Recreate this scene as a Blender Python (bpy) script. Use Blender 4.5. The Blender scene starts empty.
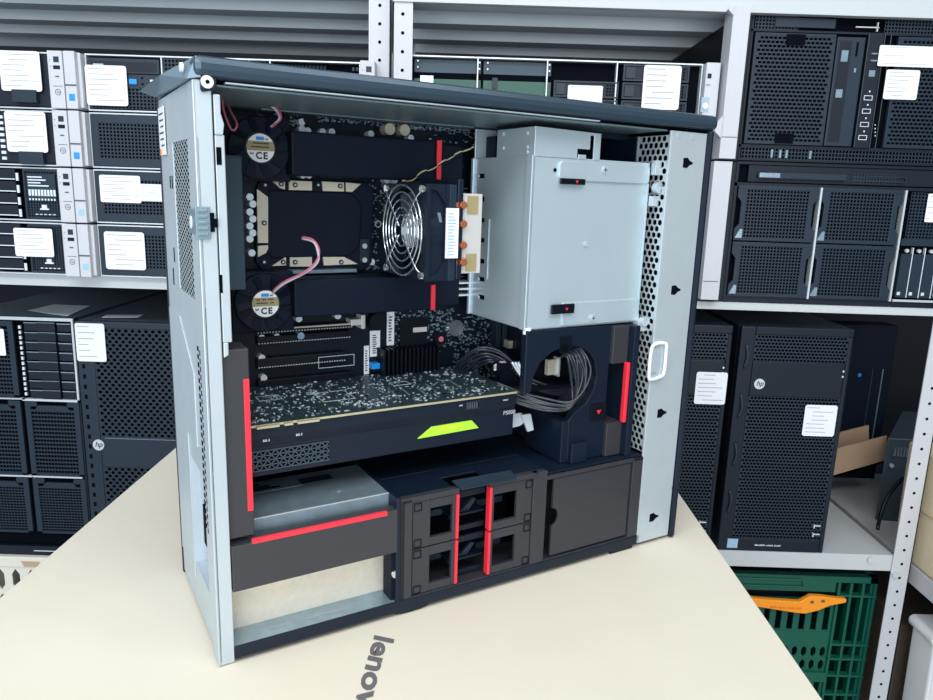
import bpy, math, random
from mathutils import Vector as V, Matrix
random.seed(7)
# ------------------------------------------------------------------ camera model (measured from the photograph)
F = 720.87
TR = Matrix(((0.86335762, -0.5036327, 0.0311082), (-0.07980615, -0.19716274, -0.9771171), (0.49824151, 0.84111887, -0.21041494)))
TC = V((-0.09548347, -0.5234082, 0.36748981))          # camera in the computer's own axes
ANG = math.radians(30.640619)
TM = Matrix.Rotation(ANG, 3, 'Z')                       # computer axes -> room axes
RC = TM @ TC
def tray(u, v): return TR.transposed() @ V(((u-466.5)/F, (v-350)/F, 1))
def T(u, v, y):                                        # point on the computer's plane y = const
    d = tray(u, v); return TC + d*((y-TC.y)/d.y)
def TX(u, v, x):
    d = tray(u, v); return TC + d*((x-TC.x)/d.x)
def TZ(u, v, z):
    d = tray(u, v); return TC + d*((z-TC.z)/d.z)
def B(u, v, Y):                                        # point in the room on the plane Y = const
    d = TM @ tray(u, v); return RC + d*((Y-RC.y)/d.y)
def BZ(u, v, z):
    d = TM @ tray(u, v); return RC + d*((z-RC.z)/d.z)
def BX(u, v, x):
    d = TM @ tray(u, v); return RC + d*((x-RC.x)/d.x)
col = bpy.context.scene.collection
# ------------------------------------------------------------------ materials
def lin(c):
    c /= 255.; return c/12.92 if c <= .04045 else ((c+.055)/1.055)**2.4
def rgb(r, g, b): return (lin(r), lin(g), lin(b), 1)
def mat(name, c, rough=.5, metal=0., noise=0., nscale=60, bump=0., spec=.5):
    m = bpy.data.materials.new(name); m.use_nodes = True
    nt = m.node_tree; bs = nt.nodes['Principled BSDF']
    bs.inputs['Base Color'].default_value = rgb(*c)
    bs.inputs['Roughness'].default_value = rough
    bs.inputs['Metallic'].default_value = metal
    bs.inputs['Specular IOR Level'].default_value = spec
    if noise or bump:
        tc = nt.nodes.new('ShaderNodeTexCoord'); no = nt.nodes.new('ShaderNodeTexNoise')
        no.inputs['Scale'].default_value = nscale; no.inputs['Detail'].default_value = 4
        nt.links.new(tc.outputs['Object'], no.inputs['Vector'])
        if noise:
            mx = nt.nodes.new('ShaderNodeMix'); mx.data_type = 'RGBA'
            a = rgb(*c); mx.inputs[6].default_value = tuple(max(0, q*(1-noise)) for q in a[:3])+(1,)
            mx.inputs[7].default_value = tuple(min(1, q*(1+noise)) for q in a[:3])+(1,)
            nt.links.new(no.outputs['Fac'], mx.inputs[0]); nt.links.new(mx.outputs[2], bs.inputs['Base Color'])
        if bump:
            bp = nt.nodes.new('ShaderNodeBump'); bp.inputs['Strength'].default_value = bump; bp.inputs['Distance'].default_value = .001
            nt.links.new(no.outputs['Fac'], bp.inputs['Height']); nt.links.new(bp.outputs[0], bs.inputs['Normal'])
    return m
M = {}
M['zinc'] = mat('zinc_sheet', (184, 196, 202), .42, .35, .06, 40)
M['zinc2'] = mat('zinc_sheet_shadow_side', (182, 194, 202), .45, .35, .08, 30)
M['warmzinc'] = mat('spangled_zinc', (216, 209, 194), .4, .3, .12, 180)
M['silver'] = mat('drive_cage_steel', (192, 210, 218), .36, .45, .05, 25)
M['psu'] = mat('psu_steel', (146, 168, 180), .3, .6, .25, 90)
M['black'] = mat('black_plastic', (11, 24, 40), .45, spec=.35)
M['deep'] = mat('matt_black', (3, 16, 34), .6, spec=.2)
M['grey'] = mat('charcoal_plastic', (48, 49, 54), .45, noise=.05, nscale=300)
M['brown'] = mat('drive_plastic', (46, 47, 53), .5)
M['lid'] = mat('satin_black_lid', (56, 74, 88), .28, .3)
M['red'] = mat('red_plastic', (222, 46, 62), .4)
M['white'] = mat('white_plastic', (225, 228, 232), .4)
M['ear'] = mat('light_grey_plastic', (188, 191, 198), .45)
M['paper'] = mat('paper_label', (224, 227, 233), .7)
M['print'] = mat('faint_print', (158, 164, 178), .8)
M['ink'] = mat('ink', (70, 74, 86), .7)
M['pcb'] = mat('dark_board', (5, 18, 32), .45, spec=.3)
M['gpcb'] = mat('graphics_board', (34, 50, 56), .4, noise=.2, nscale=200)
M['trace'] = mat('solder_and_trace', (196, 214, 218), .4, .3)
M['chip'] = mat('chip_black', (7, 14, 24), .4, spec=.3)
M['gold'] = mat('gold_contact', (196, 190, 158), .35, .4)
M['bronze'] = mat('tin_bracket', (205, 198, 180), .4, .3)
M['copper'] = mat('copper_pipe', (226, 142, 104), .25, .7)
M['alu'] = mat('aluminium', (208, 208, 206), .4, .3)
M['chrome'] = mat('chrome_wire', (215, 225, 232), .18, .9)
M['cap'] = mat('capacitor_top', (224, 234, 244), .35, .4)
M['cable'] = mat('cable_sleeve', (34, 40, 50), .3)
M['wire_red'] = mat('pink_wire', (190, 100, 120), .5)
M['wire_grey'] = mat('grey_wire', (190, 190, 200), .5)
M['wire_yel'] = mat('yellow_wire', (180, 170, 130), .5)
M['green'] = mat('badge_green', (170, 222, 60), .4)
M['badge_text'] = mat('badge_letters', (205, 220, 60), .4)
M['blue'] = mat('blue_plastic', (30, 140, 220), .4)
M['lblue'] = mat('pale_blue', (150, 185, 215), .5)
M['tan'] = mat('sticker_gold', (150, 138, 100), .5)
M['srv'] = mat('server_black', (9, 21, 35), .5, spec=.35)
M['srv2'] = mat('server_graphite', (26, 41, 55), .45, spec=.4)
M['srv_top'] = mat('server_steel', (66, 80, 92), .45, .3)
M['rim'] = mat('bright_steel_edge', (205, 214, 220), .35, .4)
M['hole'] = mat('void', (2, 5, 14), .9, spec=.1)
M['rack'] = mat('rack_paint', (190, 193, 198), .45)
M['rack_board'] = mat('rack_board_paint', (186, 192, 196), .45)
M['rack_lifted'] = mat('rack_underside_lit', (222, 232, 238), .5, 0, .08, 8)  # paler than the boards: bounced light on the undersides put into the colour
M['card'] = mat('white_cardboard', (213, 206, 190), .85, 0, .04, 14, .15)
M['kraft'] = mat('kraft_cardboard', (178, 150, 124), .85, 0, .06, 30, .2)
M['kraft2'] = mat('pale_kraft', (214, 200, 172), .85, 0, .06, 20, .2)
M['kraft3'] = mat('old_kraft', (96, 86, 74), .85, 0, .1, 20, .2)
M['crate_g'] = mat('green_crate_plastic', (8, 86, 72), .45)
M['orange'] = mat('orange_plastic', (245, 150, 30), .45)
M['crate_w'] = mat('white_crate_plastic', (214, 212, 200), .45)
M['logo'] = mat('box_print_grey', (96, 96, 98), .8)
M['wall'] = mat('wall_shade_colour', (10, 14, 28), .8)  # near-black, the shade behind the racks is put into the wall colour
M['floor'] = mat('floor_vinyl', (176, 174, 168), .6, 0, .1, 5)
M['ceil'] = mat('ceiling_paint', (220, 220, 220), .8)
M['teal'] = mat('server_board', (20, 80, 66), .4)
M['frame_blue'] = mat('rear_fan_shroud', (34, 62, 78), .45)
M['red_print'] = mat('orange_red_print', (226, 110, 24), .5)
M['rail'] = mat('shaded_steel', (120, 142, 152), .4, .3)
M['flap'] = mat('grey_steel_lip', (112, 134, 148), .4, .2)
M['bag'] = mat('clear_film', (190, 200, 208), .25)
# ------------------------------------------------------------------ mesh builder
OFF = {}
class MB:
    def __init__(s): s.v = []; s.f = []; s.i = []; s.m = 0
    def add(s, vs, fs):
        n = len(s.v); s.v += [V(p) for p in vs]
        for f in fs: s.f.append([n+k for k in f]); s.i.append(s.m)
        return s
    def box(s, x0, x1, y0, y1, z0, z1):
        if x0 > x1: x0, x1 = x1, x0
        if y0 > y1: y0, y1 = y1, y0
        if z0 > z1: z0, z1 = z1, z0
        return s.add([(x0,y0,z0),(x1,y0,z0),(x1,y1,z0),(x0,y1,z0),(x0,y0,z1),(x1,y0,z1),(x1,y1,z1),(x0,y1,z1)],
                     [(0,3,2,1),(4,5,6,7),(0,1,5,4),(1,2,6,5),(2,3,7,6),(3,0,4,7)])
    def ob(s, o, a, b, c):
        o, a, b, c = V(o), V(a), V(b), V(c)
        return s.add([o, o+a, o+a+b, o+b, o+c, o+a+c, o+a+b+c, o+b+c],
                     [(0,3,2,1),(4,5,6,7),(0,1,5,4),(1,2,6,5),(2,3,7,6),(3,0,4,7)])
    def prism(s, pts, vec):
        n = len(pts); vec = V(vec); pts = [V(p) for p in pts]
        s.add(pts+[p+vec for p in pts], [tuple(range(n))[::-1], tuple(range(n, 2*n))]+[(k, (k+1) % n, n+(k+1) % n, n+k) for k in range(n)])
        return s
    def quad(s, *p): return s.add(p, [tuple(range(len(p)))])
    def cyl(s, p0, p1, r, r1=None, n=20):
        p0, p1 = V(p0), V(p1); r1 = r if r1 is None else r1
        d = (p1-p0).normalized(); a = d.orthogonal().normalized(); b = d.cross(a)
        c = [(math.cos(2*math.pi*k/n), math.sin(2*math.pi*k/n)) for k in range(n)]
        return s.add([p0+(a*x+b*y)*r for x, y in c]+[p1+(a*x+b*y)*r1 for x, y in c],
                     [tuple(range(n))[::-1], tuple(range(n, 2*n))]+[(k, (k+1) % n, n+(k+1) % n, n+k) for k in range(n)])
    def tube(s, pts, r, n=8, smooth=True, closed=False):
        pts = [V(p) for p in pts]
        if smooth:
            q = []; L = len(pts)
            rng = L if closed else L-1
            for k in range(rng):
                g = lambda j: pts[j % L] if closed else pts[max(0, min(L-1, j))]
                a, b, c, d = g(k-1), g(k), g(k+1), g(k+2)
                for t in (0, .25, .5, .75):
                    q.append(.5*((2*b)+(c-a)*t+(2*a-5*b+4*c-d)*t*t+(3*b-a-3*c+d)*t**3))
            if not closed: q.append(pts[-1])
            pts = q
        L = len(pts); vs = []; nrm = None
        for k, p in enumerate(pts):
            a = pts[(k-1) % L] if (closed or k > 0) else p
            b = pts[(k+1) % L] if (closed or k < L-1) else p
            t = (b-a).normalized()
            nrm = t.orthogonal().normalized() if nrm is None else (nrm-t*nrm.dot(t)).normalized()
            bi = t.cross(nrm)
            vs += [p+(nrm*math.cos(2*math.pi*j/n)+bi*math.sin(2*math.pi*j/n))*r for j in range(n)]
        fs = []
        for k in range(L if closed else L-1):
            k2 = (k+1) % L
            for j in range(n): fs.append((k*n+j, k*n+(j+1) % n, k2*n+(j+1) % n, k2*n+j))
        if not closed: fs += [tuple(range(n))[::-1], tuple(range((L-1)*n, L*n))]
        return s.add(vs, fs)
    def perf(s, o, U, W, nu, nv, kind='sq', hu=.6, hv=.6, stag=True):
        """sheet from o spanned by U, W with nu x nv real holes"""
        o, U, W = V(o), V(U), V(W); du, dv = U/nu, W/nv
        def cell(c, half=1):
            a, b = du/2, dv/2; h, k = a*hu, b*hv
            cr = [c-a-b, c+a-b, c+a+b, c-a+b]
            if kind == 'sq':
                hs = [c-h-k, c+h-k, c+h+k, c-h+k]
                s.add(cr+hs, [(i, (i+1) % 4, 4+(i+1) % 4, 4+i) for i in range(4)])
            elif kind == 'dia':
                hs = [c-k, c+h, c+k, c-h]; md = [c-b, c+a, c+b, c-a]
                s.add(cr+hs+md, [(8, 1, 9, 5, 4), (9, 2, 10, 6, 5), (10, 3, 11, 7, 6), (11, 0, 8, 4, 7)])
            else:  # hex, point up
                hs = [c-k, c+h-k*.5, c+h+k*.5, c+k, c-h+k*.5, c-h-k*.5]; md = [c-b, c+b]
                s.add(cr+hs+md, [(10, 1, 5, 4), (1, 2, 6, 5), (2, 11, 7, 6), (11, 3, 8, 7), (3, 0, 9, 8), (0, 10, 4, 9)])
        for j in range(nv):
            st = stag and j % 2
            for i in range(nu-(1 if st else 0)):
                cell(o+du*(i+.5+(.5 if st else 0))+dv*(j+.5))
            if st:
                a = o+dv*j; s.quad(a, a+du/2, a+du/2+dv, a+dv)
                a = o+dv*j+U-du/2; s.quad(a, a+du/2, a+du/2+dv, a+dv)
        return s
    def lattice(s, o, U, W, nu, nv, wd, n, rows=False):
        o, U, W, n = V(o), V(U)/(2*nu), V(W)/(2*nv), V(n)
        for a in range(2*nu):
            for b in range(2*nv+1):
                if (a+b) % 2: continue
                for d in (1, -1):
                    if 0 <= b+d <= 2*nv:
                        p, q = o+U*a+W*b, o+U*(a+1)+W*(b+d); t = (q-p).normalized().cross(n.normalized())*wd
                        s.ob(p-t/2, q-p, t, n)
        if rows:
            for b in range(0, 2*nv+1, 1): s.ob(o+W*b-W.normalized()*wd/2, U*2*nu, W.normalized()*wd, n)
        return s
    def frame(s, x0, x1, z0, z1, y0, y1, w):          # rectangular picture frame facing y
        s.box(x0, x1, y0, y1, z1-w, z1); s.box(x0, x1, y0, y1, z0, z0+w)
        s.box(x0, x0+w, y0, y1, z0+w, z1-w); s.box(x1-w, x1, y0, y1, z0+w, z1-w); return s
    def build(s, name, mats, parent=None, bevel=0, smooth=False, solid=0, kind=None, label=None):
        if not isinstance(mats, (list, tuple)): mats = [mats]
        o0 = OFF.get(parent.name, V((0,0,0))) if parent else V((0,0,0))
        me = bpy.data.meshes.new(name); me.from_pydata([tuple(p-o0) for p in s.v], [], s.f)
        for m in mats: me.materials.append(M[m] if isinstance(m, str) else m)
        me.polygons.foreach_set('material_index', s.i)
        if smooth: me.polygons.foreach_set('use_smooth', [True]*len(me.polygons))
        me.update()
        o = bpy.data.objects.new(name, me); col.objects.link(o)
        if parent: o.parent = parent; OFF[o.name] = o0
        if solid:
            q = o.modifiers.new('thick', 'SOLIDIFY'); q.thickness = solid; q.offset = 0
        if bevel:
            q = o.modifiers.new('bevel', 'BEVEL'); q.width = bevel; q.segments = 2; q.limit_method = 'ANGLE'; q.harden_normals = False
        if kind: o['kind'] = kind
        if label: o['label'] = label
        return o
def thing(name, label, cat, loc=(0,0,0), rot=0, group=None, local=False):
    o = bpy.data.objects.new(name, None); col.objects.link(o); o.empty_display_size = .05
    o.location = loc; o.rotation_euler = (0, 0, rot); o['label'] = label; o['category'] = cat
    if group: o['group'] = group
    OFF[o.name] = V((0,0,0)) if local else V(loc)
    return o
def tag(o, label, cat, group=None):
    o['label'] = label; o['category'] = cat
    if group: o['group'] = group
    return o
def struct(name, mb, m):
    o = mb.build(name, m); o['kind'] = 'structure'; return o
def copy_tree(o, parent=None):
    c = o.copy(); col.objects.link(c); c.parent = parent
    OFF[c.name] = OFF.get(o.name, V((0,0,0)))
    for ch in list(o.children): copy_tree(ch, c)
    return c
def text(name, body, o, xd, yd, size, m, parent, depth=.0002, bold=0, shear=0, align='LEFT', space=1.0, wid=1.0):
    cu = bpy.data.curves.new('t', 'FONT'); cu.body = body; cu.size = 1; cu.offset = bold; cu.extrude = 0; cu.shear = shear
    cu.align_x = align; cu.space_character = space; cu.resolution_u = 3
    ob = bpy.data.objects.new('t', cu); col.objects.link(ob)
    dg = bpy.context.evaluated_depsgraph_get(); me = bpy.data.meshes.new_from_object(ob.evaluated_get(dg))
    col.objects.unlink(ob); bpy.data.objects.remove(ob)
    o, xd, yd = V(o), V(xd).normalized(), V(yd).normalized(); nd = xd.cross(yd)
    mb = MB(); vs = [o+xd*(p.co.x*size*wid)+yd*(p.co.y*size)+nd*depth for p in me.vertices]
    mb.add(vs, [tuple(p.vertices) for p in me.polygons])
    return mb.build(name, m, parent)
def marks(name, o, xd, zd, w, h, n, m, parent, nd=None, gaps=()):
    """a row of short print strokes, for lettering too small to read"""
    o, xd, zd = V(o), V(xd).normalized(), V(zd).normalized(); nd = xd.cross(zd) if nd is None else V(nd)
    rn = random.Random(n*7+int(w*1e5)); mb = MB()
    mb.ob(o+zd*h*.1, xd*w*.98, zd*h*.12, nd*.0001)
    for k in range(n):
        if k in gaps: continue
        mb.ob(o+xd*(w*k/n)+zd*(h*.1*rn.random()), xd*(w/n*.6), zd*(h*(.6+.4*rn.random())), nd*.00015)
    return mb.build(name, m, parent)
def sticker(parent, o, xd, zd, w, h, nd, lines=7, dark=False, name='paper_label', qr=True, label=None):
    """rounded white paper label; o = lower left corner, nd = outward normal"""
    o, xd, zd, nd = V(o), V(xd).normalized(), V(zd).normalized(), V(nd).normalized()
    mb = MB(); r = min(w, h)*.07; pts = []
    for cx, cz, a0 in ((w-r, r, -90), (w-r, h-r, 0), (r, h-r, 90), (r, r, 180)):
        for k in range(4):
            a = math.radians(a0+30*k); pts.append(o+xd*(cx+r*math.cos(a))+zd*(cz+r*math.sin(a)))
    mb.prism(pts, nd*.0005)
    mb.m = 1; rn = random.Random(int(o.x*1e4)+int(o.z*1e4))
    for k in range(lines):
        z = h*(.9-.78*k/max(1, lines-1)); x0 = w*(.08 if rn.random() < .8 else .25); L = w*(.3+.5*rn.random())
        if x0+L > w*.94: L = w*.94-x0
        mb.ob(o+xd*x0+zd*z+nd*.0005, xd*L, zd*(h*.022), nd*.00015)
    return mb.build(name, ['paper', 'ink' if dark else 'print'], parent, label=label)
def hp_logo(parent, c, xd, zd, nd, r, m='rim', m2='srv'):
    c, xd, zd, nd = V(c), V(xd).normalized(), V(zd).normalized(), V(nd).normalized()
    o = MB().cyl(c, c+nd*.0012, r, n=28).build('round_logo_badge', m, parent, label='silver round logo badge')
    text('logo_letters', 'hp', c+nd*.0013-xd*r*.62-zd*r*.32, xd, zd, r*1.35, m2, o, .0002, bold=.01, shear=.25)
    return o

X, Y_, Z = V((1,0,0)), V((0,1,0)), V((0,0,1))
# ================================================================== the setting
FZ = -.80
struct('floor', MB().box(-1.6, 2.2, -1.4, 1.5, FZ-.05, FZ), 'floor')
struct('wall_back', MB().box(-1.6, 2.2, 1.38, 1.45, FZ, 1.9), 'wall')
struct('wall_right', MB().box(1.75, 1.82, -1.4, 1.38, FZ, 1.9), 'wall')

# ================================================================== cardboard box under the computer
box_y0, box_y1 = -.21, .515
bx = thing('cardboard_box', 'large pale cardboard box with a grey printed name, carrying the opened computer', 'box', (.12, .15, FZ))
MB().box(-.229, .4650, box_y0, box_y1, FZ, -.0005).build('carton', 'card', bx, bevel=.0015)
# bold lettering, reading towards the viewer's left edge
lx = (BZ(361, 685, 0)-BZ(374.3, 639, 0)).normalized(); ly = V((-lx.y, lx.x, 0))
p0 = BZ(375.5, 634, 0)
text('printed_name', 'lenovo', V((p0.x, p0.y, -.0004)), lx, (V(ly)*.92-V(lx)*-.22), .0245, 'logo', bx, .0002, bold=.032, wid=1.62)
pn = bpy.data.objects['printed_name']; pn['label'] = 'bold grey printed lettering'

# ================================================================== the workstation
W, D, H = .165, .485, .437
pc = thing('workstation_computer', 'opened black and silver workstation tower standing on the pale cardboard box', 'computer', (0,0,0), ANG, local=True)
def rc(u0, v0, u1, v1, y):
    a, b = T(u0, v0, y), T(u1, v1, y); return a.x, b.x, b.z, a.z
def rbox(mb, u0, v0, u1, v1, y, th):
    x0, x1, z0, z1 = rc(u0, v0, u1, v1, y); mb.box(x0, x1, y, y+th, z0, z1); return (x0, x1, z0, z1)
def slab(mb, px, y, th): return mb.prism([T(u, v, y) for u, v in px], (0, th, 0))
P = pc
# --- rear panel with real perforation
m = MB()
m.box(0, .0015, .012, .165, .400, H); m.box(0, .0015, .0, .035, .285, .400)
m.box(0, .0015, .101, .165, .285, .400)
m.box(0, .0015, .0, .165, .160, .285); m.box(0, .0015, .0, .034, .012, .160); m.box(0, .0015, .092, .165, .012, .160)
m.box(0, .0015, .034, .092, .012, .045); m.box(0, .0015, .034, .092, .145, .160)
m.box(0, .0015, 0, .165, .003, .012)
m.box(-.0012, 0, .105, .158, .030, .262)                         # raised plate
m.prism([(-.0012, .105, .03), (-.0012, .105, .262), (-.0012, .05, .225), (-.0012, .05, .165), (-.0012, .092, .165), (-.0012, .092, .03)], (.0012, 0, 0))
rear = m.build('rear_panel', 'zinc', P, bevel=.0003)
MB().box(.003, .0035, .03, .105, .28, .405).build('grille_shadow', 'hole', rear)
m = MB().lattice((.0004, .035, .285), (0, .066, 0), (0, 0, .115), 6, 24, .0007, (.0003, 0, 0))
m.build('perforated_grille', 'zinc', rear)
m = MB()
for k in range(24):                                              # staggered vent slots beside the edge
    z = .247-.0062*k
    m.box(-.0004, .0003, .0300, .0345, z, z+.0034); m.box(-.0004, .0003, .0215, .0260, z-.002, z+.0014)
for (y0, z0, h) in ((.108, .365, .010), (.118, .365, .010), (.118, .305, .012), (.128, .285, .014)): m.box(-.0004, .0003, y0, y0+.003, z0, z0+h)
m.build('vent_slots', 'hole', rear, kind='stuff')
m = MB(); m.box(.007, .009, .030, .094, .036, .147); m.box(.0015, .009, .034, .092, .0405, .0455); m.box(.001, .009, .0915, .094, .043, .147); m.box(.001, .009, .030, .034, .043, .147)
for k in range(13): m.box(.0055, .007, .044, .072, .052+.007*k, .0555+.007*k)
m.build('power_supply_end', 'zinc2', rear)
m = MB(); m.box(.0025, .0075, .046, .060, .078, .112); m.m = 1; m.box(.004, .0075, .044, .062, .075, .115)
m.build('power_socket', ['hole', 'black'], rear)
m = MB().frame(-.0025, -.0012, .0, .0, 0, 0, 0) if False else MB()
m.box(-.0016, -.001, .126, .156, .392, .430)
lab = m.build('side_label', 'paper', rear)
m = MB()
for k in range(6): m.box(-.0019, -.0016, .130, .152-.003*(k % 3), .424-.005*k, .4252-.005*k)
m.m = 1; m.box(-.0019, -.0016, .146, .154, .392, .397)
m.build('label_print', ['ink', 'orange'], lab)
# --- near rear post
m = MB()
m.box(-.0005, .0108, 0, .014, .0005, .4365); m.box(.012, .0185, .0015, .005, .258, .402)
m.prism([(.012, .0005, .402), (.0175, .0005, .402), (.0185, .0005, .409), (.0165, .0005, .416), (.0165, .0005, .428), (.012, .0005, .428)], (0, .004, 0))
m.prism([(.012, 0, .247), (.0155, 0, .249), (.0155, 0, .258), (.012, 0, .258)], (0, .004, 0))
m.box(-.0015, 0, -.0005, .016, .0005, .436)
post = m.build('rear_post', 'zinc', P, bevel=.0006)
m = MB(); 
for (a, b) in (((215, 147), (222, 165)), ((217, 275), (223, 293))):
    x0, x1, z0, z1 = rc(a[0]+1, a[1], b[0], b[1], .0012); m.box(x0, x1, .0012, .003, z0, z1)
m.build('post_slot', 'hole', post)
m = MB(); m.box(-.0035, -.0018, -.001, .024, .335, .352); m.box(-.0035, .006, -.0022, -.0005, .332, .354)
for k in range(5): m.box(-.002, .0045, -.003, -.0022, .3345+.004*k, .3365+.004*k)
m.m = 1; m.cyl((-.0036, .013, .343), (-.0042, .013, .343), .0045)
cl = m.build('side_latch', ['rail', 'white'], P, bevel=.0003)
MB().prism([(.006, -.0015, .337), (.009, -.0015, .337), (.009, -.0015, .340), (.011, -.0015, .340), (.011, -.0015, .346), (.009, -.0015, .346), (.009, -.0015, .350), (.006, -.0015, .350)], (0, .001, 0)).build('latch_slot', 'hole', cl)
# --- lid
m = MB().box(-.001, .4945, -.005, .169, .4375, .4515)
lid = m.build('top_cover', 'lid', P, bevel=.005, smooth=False)
a, b, d, c, e = (.002, -.002, .4505), (-.006, .10, .4495), (-.004, .0, .4365), (-.0135, .166, .4435), (-.0015, .166, .4405)
MB().add([a, b, d, c, e, (.004, -.002, .438), (.004, .166, .4505), (.004, .166, .4405)], [(0, 1, 2), (1, 3, 4, 2), (0, 6, 3, 1), (0, 2, 5), (2, 4, 7, 5)]).build('rear_lip', 'flap', lid, solid=.0012)
MB().cyl((-.0045, .012, .4445), (-.0065, .012, .4445), .003, n=12).build('lip_rivet', 'white', lid)
m = MB(); m.prism([T(u, v, .0) for u, v in ((199, 73), (216, 75), (216, 90), (202, 92), (200, 90))], (0, -.002, 0))
tab = m.build('cover_tab', 'black', lid, bevel=.0005)
c = T(207, 82, -.002); MB().cyl(c, c+V((0, -.0015, 0)), .0042, n=20).build('tab_screw', 'white', tab, bevel=.0005)
MB().cyl(c+V((0, -.0015, 0)), c+V((0, -.0018, 0)), .0014, n=10).build('screw_hole', 'hole', tab)
# --- chassis top sheet, lip, tray, bottom
m = MB(); m.box(.012, .436, .006, .160, .4335, .4350); 
m.build('top_rail', 'rail', P, bevel=.0003)
MB().box(.020, .345, -.0012, .0035, .4352, .4361).build('bright_lip', 'zinc2', P)
MB().box(.30, .436, .06, .10, .4275, .4335).build('top_channel', 'black', P)
MB().box(.001, .436, .158, .160, .003, .4335).build('motherboard_tray', 'black', P)
MB().box(-.001, .487, .162, .167, .0, .4375).build('side_panel', 'black', P, bevel=.001)
MB().box(.075, .285, .118, .120, T(300, 113, .118).z, .4335).build('tray_rail', 'rail', P)
# --- base
m = MB(); m.box(.0112, .436, -.001, .002, .0035, .0138); m.box(.0112, .436, .002, .162, .0035, .006)
base = m.build('base_plate', 'black', P, bevel=.0008)
m = MB(); m.box(.0112, .156, .001, .025, .009, .0140)
m.build('base_ledge', 'psu', base)
marks('ledge_print', (.042, .010, .0141), X, Y_, .017, .003, 8, 'print', base); marks('ledge_print', (.072, .010, .0141), X, Y_, .036, .003, 18, 'print', base)
m = MB(); fo = []
for k in range(13):
    t = k/12; fo.append((.146+.040*t, 0, .004-.0038*math.sin(math.pi*t)**.6))
m.prism(fo, (0, .03, 0)); m.build('foot', 'black', base)
MB().box(.40, .43, .0, .03, .0, .004).build('foot', 'black', base)
MB().box(.03, .06, .03, .15, .0, .004).build('foot', 'black', base)
m = MB(); rbox(m, 233, 590, 386, 640, .012, .001)
x0, x1, z0, z1 = rc(232, 590, 386, 596, .012)
m = MB(); m.box(.0125, .1530, .024, .0255, .0141, .068)
pl = m.build('zinc_plate', 'warmzinc', P)
c = V((.1520, .0235, .040)); MB().tube([c+V((0, 0, .012)), c+V((.002, -.002, .006)), c+V((0, -.002, 0))], .0008).build('plate_hook', 'rim', pl)
# --- power supply
m = MB(); m.box(.014, .1545, .017, .092, .066, .1105)
psu = m.build('power_supply', 'psu', P, bevel=.0006)
MB().box(.014, .1545, .0165, .0174, .1100, .1109).build('bright_edge', 'zinc', psu)
MB().cyl((.113, .040, .1105), (.113, .040, .1112), .0025, n=16).build('screw', 'rail', psu)
m = MB(); m.box(.03, .088, .066, .086, .1106, .1109)
m.m = 1
for k in range(3): m.box(.034, .070-.008*k, .070+.005*k, .073+.005*k, .1109, .1111)
m.m = 2; m.box(.088, .118, .068, .080, .1106, .1109)
m.build('rating_label', ['rail', 'chip', 'srv2'], psu)
m = MB(); m.prism([(.0115, 0, .0605), (.1515, 0, .0615), (.1515, 0, .1015), (.0265, 0, .1015), (.0265, 0, .099), (.0115, 0, .099)], (0, .012, 0))
bz = m.build('power_supply_bezel', 'grey', P, bevel=.0008)
MB().box(.0275, .1415, -.0004, .003, .0978, .1017).build('red_stripe', 'red', bz, bevel=.0004)
# --- left post with stripe
m = MB(); m.box(.0105, .0305, .004, .030, .1035, .252)
bp = m.build('cable_cover', 'grey', P, bevel=.0008)
MB().box(.0258, .0302, .0032, .006, .1240, .2290).build('red_stripe', 'red', bp, bevel=.0004)
# hinge bits between bezel and bay block
m = MB(); m.box(.147, .154, .004, .02, .014, .060)
hg = m.build('hinge_bracket', 'deep', P)
c = V((.1505, .003, .040)); MB().cyl(c, c+V((0, -.002, 0)), .0035, n=16).build('hinge_pin', 'chrome', hg)
# --- storage bay block (x .155 - .435)
m = MB()
x0, xA, xB, x1 = .1545, .1585, .2965, .4345
m.box(x0, x0+.0110, .0, .006, .0125, .1085); m.box(x0, x0+.004, .0, .05, .0125, .1085)                        # left jamb
m.box(x0, .436, .0, .05, .0105, .0145)
m.box(x0, .2125, -.0, .007, .1045, .1095)
m.box(.2445, .300, .0, .007, .1045, .1095)
m.box(.2940, .3105, 0, .006, .0125, .1095)
m.box(.3105, .436, 0, .003, .0995, .1035); m.box(.422, .436, 0, .05, .0125, .1035)
m.box(.3105, .436, .040, .05, .0125, .1035)
blk = m.build('storage_bay', 'brown', P, bevel=.0006)
m = MB(); m.box(.150, .436, .05, .158, .099, .1035); m.box(.155, .209, .007, .05, .1075, .1092); m.box(.2465, .3105, .007, .05, .1075, .1092); m.box(.209, .2465, .03, .05, .1075, .1095); m.box(.3105, .436, .003, .05, .1035, .1055)
m.prism([(.155, .05, .1075), (.3105, .05, .1075), (.3105, .10, .1035), (.155, .10, .1035)], (0, 0, .002))
m.box(.150, .1545, .0, .10, .0125, .1115)
m.build('baffle_plate', 'black', P, bevel=.0008)
m = MB(); m.box(.160, .30, .055, .060, .0125, .1085)
m.build('bay_back', 'hole', blk)
m = MB().prism([(.2125, -.003, .1085), (.272, -.003, .1085), (.272, .008, .1125), (.2085, .008, .1135)], (0, 0, .0012))
m.build('bay_flap', 'srv2', blk)
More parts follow.
